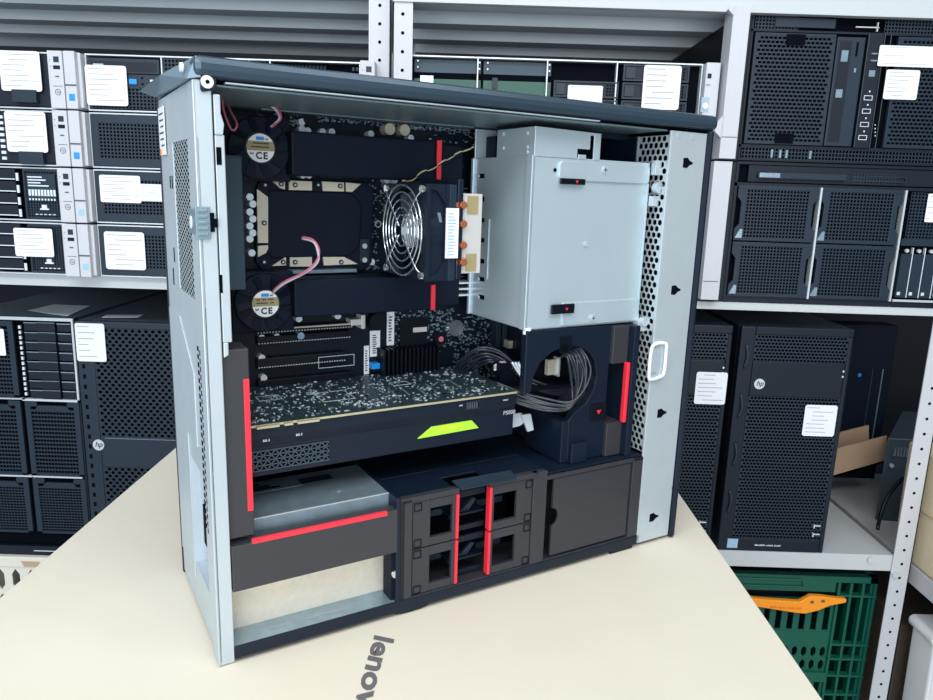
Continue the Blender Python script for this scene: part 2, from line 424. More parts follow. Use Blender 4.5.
def tray_unit(z0, z1, n):
    tr = MB()
    # left and right handle plates with window
    for (a, b, c, d) in ((.1665, .2100, .1835, .2060), (.2470, .2935, .2505, .2760)):
        tr.box(a, c, .001, .005, z0, z1); tr.box(d, b, .001, .005, z0, z1); tr.box(c, d, .001, .005, z0, z0+.0075); tr.box(c, d, .001, .005, z1-.0085, z1)
    tr.m = 1; tr.box(.210, .247, .012, .015, z0+.001, z0+.006); tr.box(.210, .247, .012, .015, z1-.010, z1-.004)
    tr.box(.210, .247, .012, .045, z0+.016, z0+.018)
    t = tr.build('drive_tray', ['brown', 'srv'], blk, bevel=.0005)
    MB().box(.2093, .2120, -.0008, .006, z0+.001, z1).build('red_stripe', 'red', t, bevel=.0004)
    MB().box(.2445, .2472, -.0008, .006, z0+.001, z1).build('red_stripe', 'red', t, bevel=.0004)
    for a in (.1672, .2855):
        for b in (z0+.001, z1-.0085):
            MB().frame(a, a+.0075, b, b+.0075, .0002, .0012, .0006).build('tray_catch', 'deep', t)
    k = MB()
    for a in (.1855, .2530):
        k.tube([(a+.002, .02, z1-.012), (a+.002, .02, z1-.020), (a+.004, .02, z1-.022), (a+.006, .02, z1-.020), (a+.006, .02, z1-.012)], .0008)
        k.box(a-.003, a+.026, .030, .033, z0+.012, z0+.018)
    k.prism([(.212, .016, z0+.012), (.232, .016, z0+.018), (.240, .016, z0+.028), (.236, .016, z0+.029), (.226, .016, z0+.020), (.212, .016, z0+.015)], (0, .004, 0))
    k.build('drive_carrier_rail', 'srv2', t, bevel=.0003)
tray_unit(.0600, .1040, 0); tray_unit(.0150, .0590, 1)
# blank panel with thumb notch
pts = [(.320, .0015, .0165), (.4205, .0015, .0165), (.4205, .0015, .0985), (.320, .0015, .0985)]
nt = [(.320, .0015, .0675)]+[(.320+.0075*math.sin(math.pi*k/10), .0015, .058+.0095*math.cos(math.pi*k/10)) for k in range(11)]
MB().prism([(.320, .0015, .0165), (.4205, .0015, .0165), (.4205, .0015, .0985), (.320, .0015, .0985)]+nt+[(.320, .0015, .0485)], (0, .003, 0)).build('blank_bay_cover', 'brown', P, bevel=.0005)
m = MB(); m.box(.3105, .3175, .010, .012, .0145, .0985); m.build('bay_inner_wall', 'srv2', blk)
# --- front flange + perforated wall + bezel
m = MB(); m.prism([(.4365, 0, .0065), (.4365, 0, H-.003), (.4843, 0, H-.003), (.4835, 0, .0035), (.440, 0, .0035)], (0, .0015, 0))
m.box(.4350, .4375, 0, .0025, .0065, H-.003)
m.box(.424, .4395, .0, .006, .004, .0135)
ff = m.build('front_flange', 'zinc', P, bevel=.0006)
for (u, v) in ((688, 163), (676, 290), (662, 413), (654, 517)):
    c = T(u, v, -.0002); k = MB()
    k.prism([(c.x-.0065, c.y, c.z-.0045), (c.x-.001, c.y, c.z-.005), (c.x+.003, c.y, c.z-.0018), (c.x+.0065, c.y, c.z-.001), (c.x+.0065, c.y, c.z+.001),
             (c.x+.003, c.y, c.z+.0018), (c.x-.001, c.y, c.z+.005), (c.x-.0065, c.y, c.z+.0045)], (0, .0004, 0))
    k.build('keyhole_slot', 'hole', ff)
for (u, v) in ((645, 529), (657, 525), (680, 136), (694, 137)):
    c = T(u, v, -.0004); MB().cyl(c, c+V((0, .0006, 0)), .0032, n=18).build('flange_rivet', 'zinc2', ff)
m = MB().perf((.4362, .0025, .108), (0, .042, 0), (0, 0, .322), 6, 52, 'hex', .80, 1.0).box(.4358, .4366, .0445, .158, .008, .43)
m.build('perforated_front_wall', 'zinc', P, solid=.001)
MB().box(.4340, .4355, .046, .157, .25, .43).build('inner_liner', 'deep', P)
c = T(656, 360, -.002); m = MB()
m.tube([(c.x-.008, -.002, c.z-.016), (c.x-.008, -.002, c.z+.010), (c.x-.003, -.002, c.z+.017), (c.x+.010, -.002, c.z+.017), (c.x+.013, -.002, c.z+.012), (c.x+.013, -.002, c.z-.013), (c.x+.009, -.002, c.z-.018), (c.x-.004, -.002, c.z-.020)], .0018, closed=True)
m.m = 1; m.box(c.x-.007, c.x+.004, -.0022, -.0008, c.z-.013, c.z+.013)
m.build('latch_ring', ['white', 'zinc2'], ff, smooth=False)
m = MB(); m.box(.4846, .4915, -.0035, .1665, .0005, .4378)
fb = m.build('front_bezel', 'black', P, bevel=.003)
MB().box(.4825, .4848, -.001, .0, .058, .0605).build('bezel_clip', 'black', fb)
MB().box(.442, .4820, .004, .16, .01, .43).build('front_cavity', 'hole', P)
# brackets on the inner wall
m = MB(); rbox(m, 655, 148, 659, 166, .012, .004) ; m = MB()
m.box(.428, .436, .010, .016, .392, .406); m.box(.428, .436, .010, .016, .362, .372); m.m = 1; m.cyl((.434, .008, .380), (.434, .014, .380), .0055, n=18)
m.build('wall_bracket', ['zinc2', 'zinc2'], P, bevel=.0005)
m = MB(); m.m = 0; m.box(.424, .436, .012, .02, .236, .248); m.cyl((.432, .010, .246), (.432, .016, .246), .005, n=18); m.build('wall_bracket', 'zinc', P, bevel=.0005)
# --- drive cage
m = MB()
y0 = .018
m.box(.2885, .4285, y0, y0+.0015, .2455, .4035)                   # front face
m.box(.2885, .2900, y0, .122, .2455, .4035)                       # left wall
m.box(.2885, .4285, y0, .122, .2455, .247)
m.box(.2885, .2900, y0, .080, .4035, .4285)
m.prism([(.289, y0, .402), (.289, y0, .4285), (.3640, y0, .427), (.3640, y0, .402), (.3560, y0, .402), (.3560, y0, .4245), (.3515, y0, .4245), (.3515, y0, .4120), (.3370, y0, .4120), (.3370, y0, .402)], (0, .0015, 0))
m.box(.3385, .3475, y0, y0+.0015, .402, .407)
m.box(.2885, .427, .120, .122, .247, .432)
m.box(.286, .2885, .119, .123, .2455, .4035); m.box(.2868, .2885, y0, y0+.009, .2455, .4035)
cage = m.build('drive_cage', 'silver', P, bevel=.0004)
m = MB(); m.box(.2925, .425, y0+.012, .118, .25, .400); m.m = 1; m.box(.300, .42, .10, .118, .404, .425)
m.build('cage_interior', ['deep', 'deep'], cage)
m = MB()
def rrect(x0, x1, z0, z1, r, y):
    q = []
    for cx, cz, a0 in ((x1-r, z0+r, -90), (x1-r, z1-r, 0), (x0+r, z1-r, 90), (x0+r, z0+r, 180)):
        for k in range(5):
            a = math.radians(a0+22.5*k); q.append((cx+r*math.cos(a), y, cz+r*math.sin(a)))
    return q
ux0, ux1, uz0, uz1 = .3160, .427, .3835, .4005
m.prism(rrect(ux0, ux1, uz0, uz1, .0045, y0-.0022), (0, .0022, 0))
m.prism([(.426, y0-.001, .3835), (.4285, y0-.001, .3835), (.4285, y0-.001, .255), (.426, y0-.001, .251)], (0, .001, 0))
m.prism([(.330, y0-.0016, .2475), (.4285, y0-.0016, .2475), (.4285, y0-.0016, .2530), (.424, y0-.0016, .2695), (.330, y0-.0016, .2695), (.328, y0-.0016, .266)], (0, .0016, 0))
lp = m.build('latch_plate', 'silver', cage, bevel=.0005)
for (u, v) in ((605, 170), (593, 318)):
    c = T(u, v, y0-.0024); k = MB().cyl(c, c+V((0, -.001, 0)), .0034, n=18); k.m = 1
    k.box(c.x-.0022, c.x+.0022, c.y-.0013, c.y-.001, c.z-.0004, c.z+.0004); k.box(c.x-.0004, c.x+.0004, c.y-.0013, c.y-.001, c.z-.0022, c.z+.0022)
    k.build('screw', ['rim', 'ink'], lp)
for (u0, v0, u1, v1) in ((561, 178, 585, 185), (552, 305, 574, 313)):
    a_, b_, c_, d_ = rc(u0, v0, u1, v1, y0-.004); k = MB(); k.box(a_, b_, y0-.0045, y0-.0022, c_, d_)
    q = k.build('slide_latch', 'chip', lp, bevel=.0004)
    cx, cz = (a_*.35+b_*.65), (c_+d_)/2
    MB().prism([(cx-.0018, y0-.0047, cz+.001), (cx+.0018, y0-.0047, cz+.001), (cx, y0-.0047, cz-.0016)], (0, .0003, 0)).build('red_arrow', 'red', q)
c = T(586, 244, y0-.0006); MB().cyl(c, c+V((0, -.0008, 0)), .0026, n=16).build('rivet', 'rim', cage)
c = T(555, 170, y0-.0003); MB().cyl(c, c+V((0, -.0003, 0)), .0018, n=12).build('drilled_hole', 'hole', cage)
k = MB()                                                          # slots and pins on the side wall
for i, v in enumerate((176, 199, 220, 240, 261, 279, 297)):
    c = TX(481, v, .2882); k.box(.2880, .2886, c.y-.006, c.y+.004, c.z-.0022, c.z+.0022)
k.build('wall_slots', 'hole', cage, kind='stuff')
for v in (176, 279, 297):
    c = TX(479, v, .2882); MB().cyl(c+V((.001, 0, 0)), c-V((.0022, 0, 0)), .0019, n=10).build('side_pin', 'rim', cage)
for (u, v) in ((503, 134), (503, 148), (527, 133), (527, 147), (527, 152)):
    c = TX(u, v, .2883); MB().cyl(c+V((.0005, 0, 0)), c-V((.0008, 0, 0)), .0018, n=10).build('rivet', 'rim', cage)
k = MB(); k.box(.2876, .2884, .088, .0895, .285, .345); k.build('pressed_rib', 'zinc', cage)
c = T(527, 331, .02); MB().cyl(c+V((0, 0, -.003)), c+V((0, 0, .003)), .004, n=14).build('cage_peg', 'white', cage)
# --- fan duct at the front lower right (black moulded frame with grip)
m = MB()
y0 = .016
o = [(.2885, y0, .2455), (.3925, y0, .2440), (.3925, y0, .106), (.346, y0, .106), (.3445, y0, .150), (.3520, y0, .158)]
arch = [(.366, y0, .166), (.374, y0, .178), (.377, y0, .193), (.374, y0, .208), (.366, y0, .218), (.354, y0, .225), (.338, y0, .227), (.320, y0, .223), (.306, y0, .213), (.299, y0, .200), (.297, y0, .186), (.2885, y0, .182)]
m.prism(o+arch, (0, .008, 0))
m.box(.350, .392, y0+.085, .15, .106, .244)
m.box(.338, .3465, y0+.001, .08, .106, .150)
fd = m.build('fan_duct', 'black', P, bevel=.0008)
MB().box(.3465, .3665, y0-.006, y0+.004, .106, .127).build('duct_step', 'black', fd, bevel=.0008)
m = MB(); m.box(.3925, .4130, .012, .05, .205, .2435); m.box(.3925, .4130, .012, .05, .1060, .1420)
m.box(.3925, .4130, .045, .05, .1420, .205)
m.build('grip_block', 'grey', fd, bevel=.0008)
m = MB(); m.box(.4130, .4205, .004, .05, .106, .2440)
m.build('grip_side', 'black', fd, bevel=.0008)
MB().box(.4085, .4128, .006, .012, .1425, .2060).build('red_grip', 'red', fd, bevel=.001)
x0, x1, z0, z1 = rc(592, 405, 606, 419, y0-.002); q = MB().box(x0, x1, y0-.0015, y0+.001, z0, z1).build('release_tab', 'chip', fd, bevel=.0004)
cx, cz = (x0+x1)/2, (z0+z1)/2; MB().prism([(cx-.0028, y0-.0018, cz+.002), (cx+.0028, y0-.0018, cz+.002), (cx, y0-.0018, cz-.0025)], (0, .0003, 0)).build('red_arrow', 'red', q)
m = MB(); rbox(m, 561, 337, 571, 352, y0-.0012, .001); m.m = 1; rbox(m, 562, 345, 568, 351, y0-.0022, .001); m.build('clip_window', ['chip', 'hole'], fd)
# inside the arch: inner shelf and connector
m = MB(); m.box(.30, .39, .075, .085, .165, .20); m.box(.3, .385, .045, .08, .176, .179)
m.m = 1; m.box(.345, .357, .055, .06, .188, .204); m.m = 2; m.box(.357, .3585, .052, .062, .186, .206)
m.build('inner_connector', ['chip', 'bronze', 'rim'], fd)
# --- motherboard
YM = .150
m = MB().box(.022, .436, YM, YM+.0016, .108, .424); mbd = m.build('motherboard', 'pcb', P)
capz = []
def cap(u, v, y=.141, r=.0032, mt='cap'):
    c = T(u, v, y); MB().cyl((c.x, YM, c.z), (c.x, c.y, c.z), r, n=16).build('capacitor', mt, mbd)
for u, v in ((302, 122), (302, 129), (308, 131), (323, 132), (332, 132), (371, 134), (411, 138), (303, 175), (309, 175), (250, 197), (253, 204), (250, 212), (253, 219), (250, 226), (253, 233), (250, 239), (252, 253),
             (262, 338), (277, 337), (262, 358), (264, 378), (303, 270), (291, 319), (299, 319), (338, 316), (387, 180), (395, 180), (372, 262)): cap(u, v)
cap(390, 129, .138, .0055, 'bronze'); cap(405, 130, .138, .0055, 'bronze'); cap(301, 336, .14, .0035, 'lblue')
cap(441, 339, .14, .007, 'chip'); cap(378, 322, .14, .009, 'chip'); cap(310, 119, .14, .006, 'chip')
c = T(456, 328, .146); MB().cyl((c.x, YM, c.z), (c.x, .145, c.z), .009, n=28).build('coin_battery', 'chrome', mbd)
c = T(441, 339, .139); MB().cyl(c, c+V((0, -.0005, 0)), .003).build('buzzer_centre', 'wire_red', mbd)
# expansion slots
for (ua, va, ub, vb, hh) in ((257, 341, 350, 334, .008), (257, 363, 345, 357, .010), (258, 386, 350, 376, .010), (256, 331, 352, 325, .006)):
    a, b = T(ua, va, .142), T(ub, vb, .142); zc = (a.z+b.z)/2
    q = MB().box(a.x, b.x, .140, YM, zc-hh/2, zc+hh/2).build('expansion_slot', 'chip', mbd, bevel=.0005)
    k = MB(); nn = 34
    for i in range(nn):
        x = a.x+(b.x-a.x)*(i+.5)/nn; k.box(x-.0006, x+.0006, .1396, .1400, zc-hh/2+.001, zc-hh/2+.002)
    k.build('slot_contacts', 'trace', q, kind='stuff')
m = MB(); a, b = T(318, 357, .138), T(354, 365, .138); m.frame(a.x, b.x, b.z, a.z, .137, .1375, .0005); m.build('slot_outline', 'trace', mbd)
m = MB(); a, b = T(255, 332, .137), T(352, 324, .137)
m.ob((a.x, .137, (a.z+b.z)/2), (b.x-a.x, 0, 0), (0, .01, 0), (0, 0, .0016)); 
m.m = 1; c = T(357, 322, .135); m.box(c.x-.007, c.x+.004, .133, .148, c.z-.003, c.z+.003); m.box(c.x+.004, c.x+.008, .133, .148, c.z-.007, c.z+.007)
m.build('riser_bracket', ['bronze', 'alu'], mbd, bevel=.0004)
# chipset heatsink
a, b = T(382, 350, .135), T(439, 378, .135)
m = MB().box(a.x, b.x, .145, YM, b.z, a.z)
for i in range(14):
    x = a.x+(b.x-a.x)*(i+.2)/14; m.box(x, x+.0018, .132, .145, b.z, a.z)
m.build('chipset_heatsink', 'chip', mbd)
# printed labels on the board
for (u0, v0, u1, v1) in ((370, 331, 380, 356), (387, 311, 394, 345), (364, 346, 369, 374)):
    x0, x1, z0, z1 = rc(u0, v0, u1, v1, .1485); k = MB().box(x0, x1, .1485, .149, z0, z1); k.m = 1
    nn = 9
    for i in range(nn):
        z = z0+(z1-z0)*(.12+.76*i/nn); k.box(x0+(x1-x0)*.25, x0+(x1-x0)*(.55+.2*random.random()), .1482, .1485, z, z+(z1-z0)*.045)
    k.build('barcode_label', ['paper', 'ink'], mbd)
c = T(375, 366, .142); MB().box(c.x-.004, c.x+.005, .140, YM, c.z-.003, c.z+.003).build('blue_port', 'blue', mbd, bevel=.0005)
# small components
def scatter(mb, rects, n, seed, hmax=.003, smin=.0008, smax=.004):
    rn = random.Random(seed)
    for i in range(n):
        x0, x1, z0, z1 = rects[rn.randrange(len(rects))]
        w, h = rn.uniform(smin, smax), rn.uniform(smin, smax*.6)
        if rn.random() < .5: w, h = h, w
        x, z = rn.uniform(x0, x1), rn.uniform(z0, z1); mb.m = rn.choice((0, 0, 0, 1, 1, 2, 2, 3))
        mb.box(x, x+w, YM-rn.uniform(.0006, hmax), YM, z, z+h)
m = MB(); R_ = []
for r_ in ((455, 318, 510, 372), (395, 312, 452, 348), (380, 372, 400, 388), (300, 112, 470, 133), (430, 120, 500, 150), (380, 178, 392, 215), (365, 180, 378, 262), (330, 262, 378, 270), (420, 315, 480, 350), (255, 110, 300, 128)):
    x0, x1, z0, z1 = rc(*r_, .148); R_.append((x0, x1, z0, z1))
R_ += [rc(455, 318, 520, 376, .148)]*7+[rc(395, 312, 452, 348, .148)]*3+[rc(300, 114, 470, 134, .148)]*4
scatter(m, R_, 2300, 3, smax=.0026)
m.build('small_components', ['rail', 'chip', 'psu', 'srv2'], mbd, kind='stuff')
m = MB(); a, b = T(400, 318, .147), T(426, 345, .147)
m.box(a.x, b.x, .146, YM, b.z, a.z); m.m = 1; c = T(418, 331, .146); m.box(c.x-.006, c.x+.010, .145, .146, c.z-.001, c.z+.004)
m.build('controller_chip', ['chip', 'alu'], mbd)
m = MB()
rn = random.Random(5)
for (u0, v0, u1, v1) in ((497, 300, 520, 345), (503, 345, 527, 362)):
    x0, x1, z0, z1 = rc(u0, v0, u1, v1, .14)
    for i in range(4): m.box(x0+(x1-x0)*i/4, x0+(x1-x0)*(i+.7)/4, .138, YM, z0, z1-(z1-z0)*.3*rn.random())
m.build('header_connector', 'srv2', mbd, bevel=.0004)
m = MB(); 
for (u0, v0, u1, v1) in ((509, 341, 514, 348), (517, 342, 520, 350)): rbox(m, u0, v0, u1, v1, .128, .02)
m.build('power_header', 'bronze', mbd)
# --- empty second socket: cover plate with tin brackets
YS = .138
m = MB(); slab(m, ((262, 178), (366, 182), (374, 190), (372, 262), (366, 270), (264, 272), (256, 262), (257, 188)), YS+.002, .008)
sk = m.build('socket_cover', 'deep', P, bevel=.0008)
m = MB(); slab(m, ((270, 190), (352, 193), (362, 205), (360, 245), (350, 256), (272, 258), (268, 250), (268, 200)), YS-.001, .003)
m.build('cover_plate', 'deep', sk, bevel=.001)
for q in (((271, 180), (285, 180.5), (285, 189.5), (280, 188)), ((289, 180.5), (312, 181.5), (312, 190.5), (289, 190)), ((322, 181.5), (344, 182.5), (344, 191.5), (323, 191)), ((346, 182.5), (361, 184), (352, 192), (346, 191.5)),
          ((257, 189), (268, 197), (269, 243), (258, 243)), ((258, 246), (270, 245), (266, 253), (258, 257)), ((272, 266), (286, 257), (286, 265.5)), ((290, 257.5), (312, 257), (312, 266.5), (290, 266.5)), ((323, 257), (344, 257), (358, 264), (324, 265.5))):
    k = MB(); slab(k, q, YS-.0005, .002); k.build('tin_bracket', 'bronze', sk)
for (u, v) in ((295, 185), (340, 186), (318, 185), (265, 185), (264, 223), (281, 184), (283, 262), (295, 262), (341, 262), (264, 262)):
    c = T(u, v, YS-.001); k = MB().cyl(c, c-V((0, .0012, 0)), .0022, n=14); k.m = 1; k.cyl(c-V((0, .0012, 0)), c-V((0, .0014, 0)), .0010, n=8); k.build('bracket_screw', ['srv2', 'rim'], sk)
m = MB(); rbox(m, 360, 239, 369, 262, YS, .01); sb = m.build('socket_tab', 'srv2', sk)
for v in (246, 260): c = T(364.5, v, YS-.001); MB().cyl(c, c-V((0, .001, 0)), .0025, n=14).build('bracket_screw', 'rim', sk)
for i, (u, v, s_) in enumerate(((359, 225, 'FAN'), (366, 225, '+'), (371, 225, 'CPU'))):
    c = T(u, v, .1475); m = MB()
    if i == 1: m.box(c.x-.002, c.x+.002, .147, .148, c.z-.0007, c.z+.0007); m.box(c.x-.0007, c.x+.0007, .147, .148, c.z-.002, c.z+.002)
    else: m.frame(c.x-.001, c.x+.001, c.z-.003, c.z+.003, .147, .148, .0004)
    m.build('board_mark', 'rim', mbd)
c = T(378, 224, .1475); MB().tube([(c.x+.003*math.cos(a), .147, c.z+.003*math.sin(a)) for a in [k*math.pi/4 for k in range(8)]], .0006, closed=True, n=6).build('board_mark', 'rim', mbd)
# rear fan shroud at left of the socket
m = MB(); m.box(.0205, .052, .095, .148, .283, .392); m.box(.0205, .052, .093, .148, .3915, .393)
m.build('rear_shroud', 'frame_blue', P, bevel=.001)
# --- memory ducts with fans
def duct(z0, z1, zs0, zs1, fu, fv, us):
    q = MB(); q.box(.095, .233, .1, .146, z0, z1); q.box(.2335, .268, .108, .146, z0+.002, z1-.002)
    d_ = q.build('memory_air_duct', 'deep', P, bevel=.0015)
    a = T(us, 300, .099); MB().box(a.x-.0022, a.x+.0022, .098, .101, zs0, zs1).build('red_stripe', 'red', d_, bevel=.0004)
    c = T(fu, fv, .108)
    f_ = MB(); f_.cyl((c.x, .112, c.z), (c.x, .146, c.z), .026, n=32)
    f_.box(c.x-.027, c.x+.028, .118, .146, c.z-.027, c.z+.027)
    f_ = f_.build('duct_fan', 'deep', P, bevel=.0008)
    b = MB()
    for k in range(9):
        a0 = k*2*math.pi/9
        p_ = [(c.x+r*math.cos(a0+t), .1115-.002*s, c.z+r*math.sin(a0+t)) for r, t, s in ((.009, 0, 0), (.0245, .35, 0), (.0245, .62, 1), (.009, .45, 1))]
        b.add(p_, [(0, 1, 2, 3)])
    b.build('fan_blades', 'deep', f_, solid=.0006)
    MB().cyl((c.x, .113, c.z), (c.x, .1092, c.z), .0135, n=32).build('fan_hub', 'chip', f_)
    s = MB(); n = 36; r = .0118
    circ = [(c.x+r*math.cos(2*math.pi*k/n), .1090, c.z+r*math.sin(2*math.pi*k/n)) for k in range(n)]
    s.prism(circ[::-1], (0, .0003, 0)); s.m = 1
    lo = [(math.sqrt(r*r-z_*z_), z_) for z_ in (-.0022, 0, .003, .0056)]
    s.prism([(c.x+p, .1087, c.z+q_) for p, q_ in lo]+[(c.x-p, .1087, c.z+q_) for p, q_ in lo[::-1]], (0, .0003, 0))
    st = s.build('fan_sticker', ['white', 'tan'], f_, label='round white sticker with a gold band')
    MB().box(c.x-.0038, c.x+.0028, .1084, .1087, c.z+.0064, c.z+.0092).build('maker_mark', 'blue', st); marks('sticker_print', (c.x+.0038, .1086, c.z+.0066), X, Z, .0028, .0016, 4, 'chip', st); marks('sticker_print', (c.x-.0092, .1086, c.z-.0056), X, Z, .0032, .002, 4, 'chip', st)
    text('sticker_print', 'CE', (c.x-.0045, .1087, c.z-.0088), X, Z, .0078, 'chip', st, bold=.03, space=1.2)
    k = MB()
    for i in range(2):
        for j in range(9):
            if random.random() < .8: k.box(c.x-.008+.0017*j, c.x-.0068+.0017*j, .1084, .1087, c.z+.0032-.0030*i, c.z+.0044-.0030*i)
    k.build('sticker_print', 'chip', st)
    return f_
duct(T(350, 177.5, .1).z, .416, T(436, 180, .099).z, T(436, 140, .099).z, 261, 148, 436); duct(.2555, .2895, .2555, .2805, 266, 304, 433)
m = MB(); m.box(.19, .285, .135, .139, .395, .397); m.build('board_edge_rail', 'srv2', mbd)
m = MB(); m.box(.09, .165, .128, .146, .2915, .2945); m.build('duct_rail', 'psu', P)
# --- processor cooler
cool = MB()
fx, fy, fz, fr_ = .1815, .0595, .3350, .0445
cool.box(.205, .2115, .019, .100, .2945, .3755)
for k in range(24): z = .2965+.0033*k; cool.box(.2115, .226, .026, .100, z, z+.0006)
cool = cool.build('processor_cooler', ['srv2'], P, bevel=.0005)
m = MB()
for (ya, yb, za, zb) in ((.0240, .0260, .2945, .3755), (.0965, .1000, .2945, .3755), (.0225, .0965, .2945, .2985), (.0225, .0965, .3715, .3755)): m.box(.1830, .2050, ya, yb, za, zb)
m.m = 1
n = 40; ro, ri = .0405, .0405
ringv = []
for k in range(n):
    a0, a1 = 2*math.pi*k/n, 2*math.pi*(k+1)/n
    def cs(a, r): return (fy+r*math.cos(a), fz+r*math.sin(a))
    s1 = lambda a: cs(a, .0375)
    def sq(a):
        c_, s_ = math.cos(a), math.sin(a); t = .0390/max(abs(c_), abs(s_)); return (fy+t*c_, fz+t*s_)
    p, q, r2, s2 = s1(a0), s1(a1), sq(a1), sq(a0)
    m.m = 0; m.add([(.1832, *p), (.1832, *q), (.1832, *r2), (.1832, *s2), (.2045, *p), (.2045, *q)], [(0, 3, 2, 1), (0, 1, 5, 4)])
m.m = 0
for xa_, xb_ in ((.1830, .1868), (.2015, .2050)): m.box(xa_, xb_, .0190, .0240, .2945, .3755)
for za_, sg in ((.2945, 1), (.3755, -1)):
    m.prism([(.1868, .0200, za_), (.2015, .0200, za_), (.2015, .0200, za_+sg*.016), (.1940, .0200, za_+sg*.006), (.1868, .0200, za_+sg*.004)], (0, .004, 0))
fan = m.build('cooler_fan', ['black', 'deep'], P)
MB().prism([(.1955, .0232, .352), (.1985, .0232, .352), (.2012, .0232, .340), (.1990, .0232, .340)], (0, .001, 0)).build('pale_fan_wedge', 'psu', fan)  # pale wedge on the near side of the black fan
m = MB()
for k in range(9):
    a0 = k*2*math.pi/9
    p_ = [(.187+s, fy+r*math.cos(a0+t), fz+r*math.sin(a0+t)) for r, t, s in ((.014, 0, 0), (.026, .15, 0), (.0358, .32, 0), (.0358, .75, .012), (.026, .62, .012), (.014, .55, .012))]
    m.add(p_, [tuple(range(6))])
m.build('fan_blades', 'srv2', fan, solid=.0008)
MB().cyl((.186, fy, fz), (.204, fy, fz), .0155, n=28).build('fan_hub', 'cap', fan, bevel=.001)
m = MB()
for r in (.0135, .0200, .0265, .0330, .0392):
    m.tube([(.1795, fy+r*math.cos(a), fz+r*math.sin(a)) for a in [k*math.pi/12 for k in range(24)]], .0009, n=6, closed=True)
for sy, sz in ((1, 1), (1, -1), (-1, 1), (-1, -1)):
    m.tube([(.1788, fy+sy*.004, fz+sz*.004), (.1788, fy+sy*.0275, fz+sz*.0275), (.1815, fy+sy*.0345, fz+sz*.0345), (.1825, fy+sy*.036, fz+sz*.036)], .0009, n=6)
grl = m.build('wire_grill', 'chrome', fan, smooth=True)
for sy, sz in ((1, 1), (1, -1), (-1, 1), (-1, -1)):
    MB().cyl((.1825, fy+sy*.036, fz+sz*.036), (.1795, fy+sy*.036, fz+sz*.036), .0032, n=14).build('grill_screw', 'chrome', fan)
m = MB(); m.box(.2125, .2180, .0185, .098, .2955, .3800)
cb = m.build('cooler_frame', 'black', cool, bevel=.0008)
x0, x1, z0, z1 = rc(446, 208, 457, 258, .0178)
q = MB().box(x0, x1, .0165, .0178, z0, z1).build('barcode_label', 'paper', cool)
k = MB()
for i in range(14): z = z0+(z1-z0)*(.06+.88*i/14); k.box(x0+.0015, x0+.0015+(x1-x0)*(.35+.3*random.random()), .0162, .0165, z, z+.0011)
k.build('label_print', 'lblue', q)
m = MB(); x0, x1, z0, z1 = rc(451.5, 193, 480, 273, .022); m.box(x0, x1, .022, .100, z0, z1)
hs = m.build('heatsink_end', 'alu', cool, bevel=.0005)
for v in (205, 224, 245, 262):
    c = T(462, v, .0215); k = MB().cyl(c, c-V((0, .004, 0)), .0042, .0030, n=16); k.cyl(c-V((.005, .001, 0)), c-V((.005, .003, 0)), .0024, n=12); k.build('heat_pipe', 'copper', hs)
for (u0, v0, u1, v1) in ((468, 196, 478, 214), (466, 254, 476, 271)):
    x0, x1, z0, z1 = rc(u0, v0, u1, v1, .0212); MB().box(x0, x1, .0212, .022, z0, z1).build('foam_pad', 'tan', hs)
m = MB()
for k in range(3): a = T(456, 284+6*k, .12); b = T(478, 283+6*k, .12); m.ob((a.x, .118, a.z), (b.x-a.x, 0, 0), (0, .02, 0), (0, 0, .0018))
m.build('memory_slot', 'rim', mbd)
# --- graphics card
GZ0, GZ1 = .1815, .1835; gx0, gx1 = .022, .2905
m = MB().box(gx0, gx1, .030, .147, GZ0, GZ1)
gc = m.build('graphics_card', 'gpcb', P)
rn = random.Random(11); m = MB(); 
def clus(n, x0, x1, y0, y1, big=1.):
    for i in range(n):
        a, b = rn.uniform(.0008, .0034)*big, rn.uniform(.0006, .0013)*big
        if rn.random() < .5: a, b = b, a
        x, y = rn.uniform(x0, x1-a), rn.uniform(y0, y1-b); m.m = rn.choice((0, 0, 1, 2, 2, 3)); m.box(x, x+a, y, y+b, GZ1, GZ1+rn.uniform(.0001, .001))
clus(650, gx0+.01, gx1-.002, .034, .145); 
for i in range(45): clus(9, *(lambda x, y: (x, x+.012, y, y+.009))(rn.uniform(gx0+.01, gx1-.02), rn.uniform(.035, .13)))
for i in range(6): m.m = 2; x = .175+.014*i; m.ob((x, .05+.01*(i % 2), GZ1), (.004, .03, 0), (.0015, 0, 0), (0, 0, .0006))
m.m = 0
for (x, y, w, h) in ((.11, .07, .03, .03), (.19, .095, .018, .012), (.06, .095, .02, .014)):
    for a, b, c_, d_ in ((x, x+w, y, y+.0008), (x, x+w, y+h, y+h+.0008), (x, x+.0008, y, y+h), (x+w, x+w+.0008, y, y+h)): m.box(a, b, c_, d_, GZ1, GZ1+.0003)
m.build('small_components', ['trace', 'chip', 'psu', 'cap'], gc, kind='stuff')
m = MB(); m.box(gx0, gx1, .0293, .0300, GZ0+.0002, GZ1); gold = m.build('gold_edge', 'gold', gc)
for (a, b) in ((.028, .034), (.040, .058), (.062, .069), (.073, .091)):
    MB().box(a, b, .0250, .0293, GZ0, GZ1-.0002).build('edge_connector', 'gold', gold)
m = MB()
m.prism([(gx0, .0305, GZ0), (gx0, .0305, .172), (gx0, .034, .163), (gx0, .034, .1385), (gx0, .145, .1385), (gx0, .145, GZ0)], (gx1-gx0, 0, 0))
sh = m.build('card_shroud', 'black', gc, bevel=.0008)
m = MB(); m.prism([(gx0, .0308, .1722), (.128, .0308, .1722), (.128, .0308, .1720), (gx0, .0308, .1720)], (0, .001, 0)); m.build('shroud_seam', 'deep', sh)
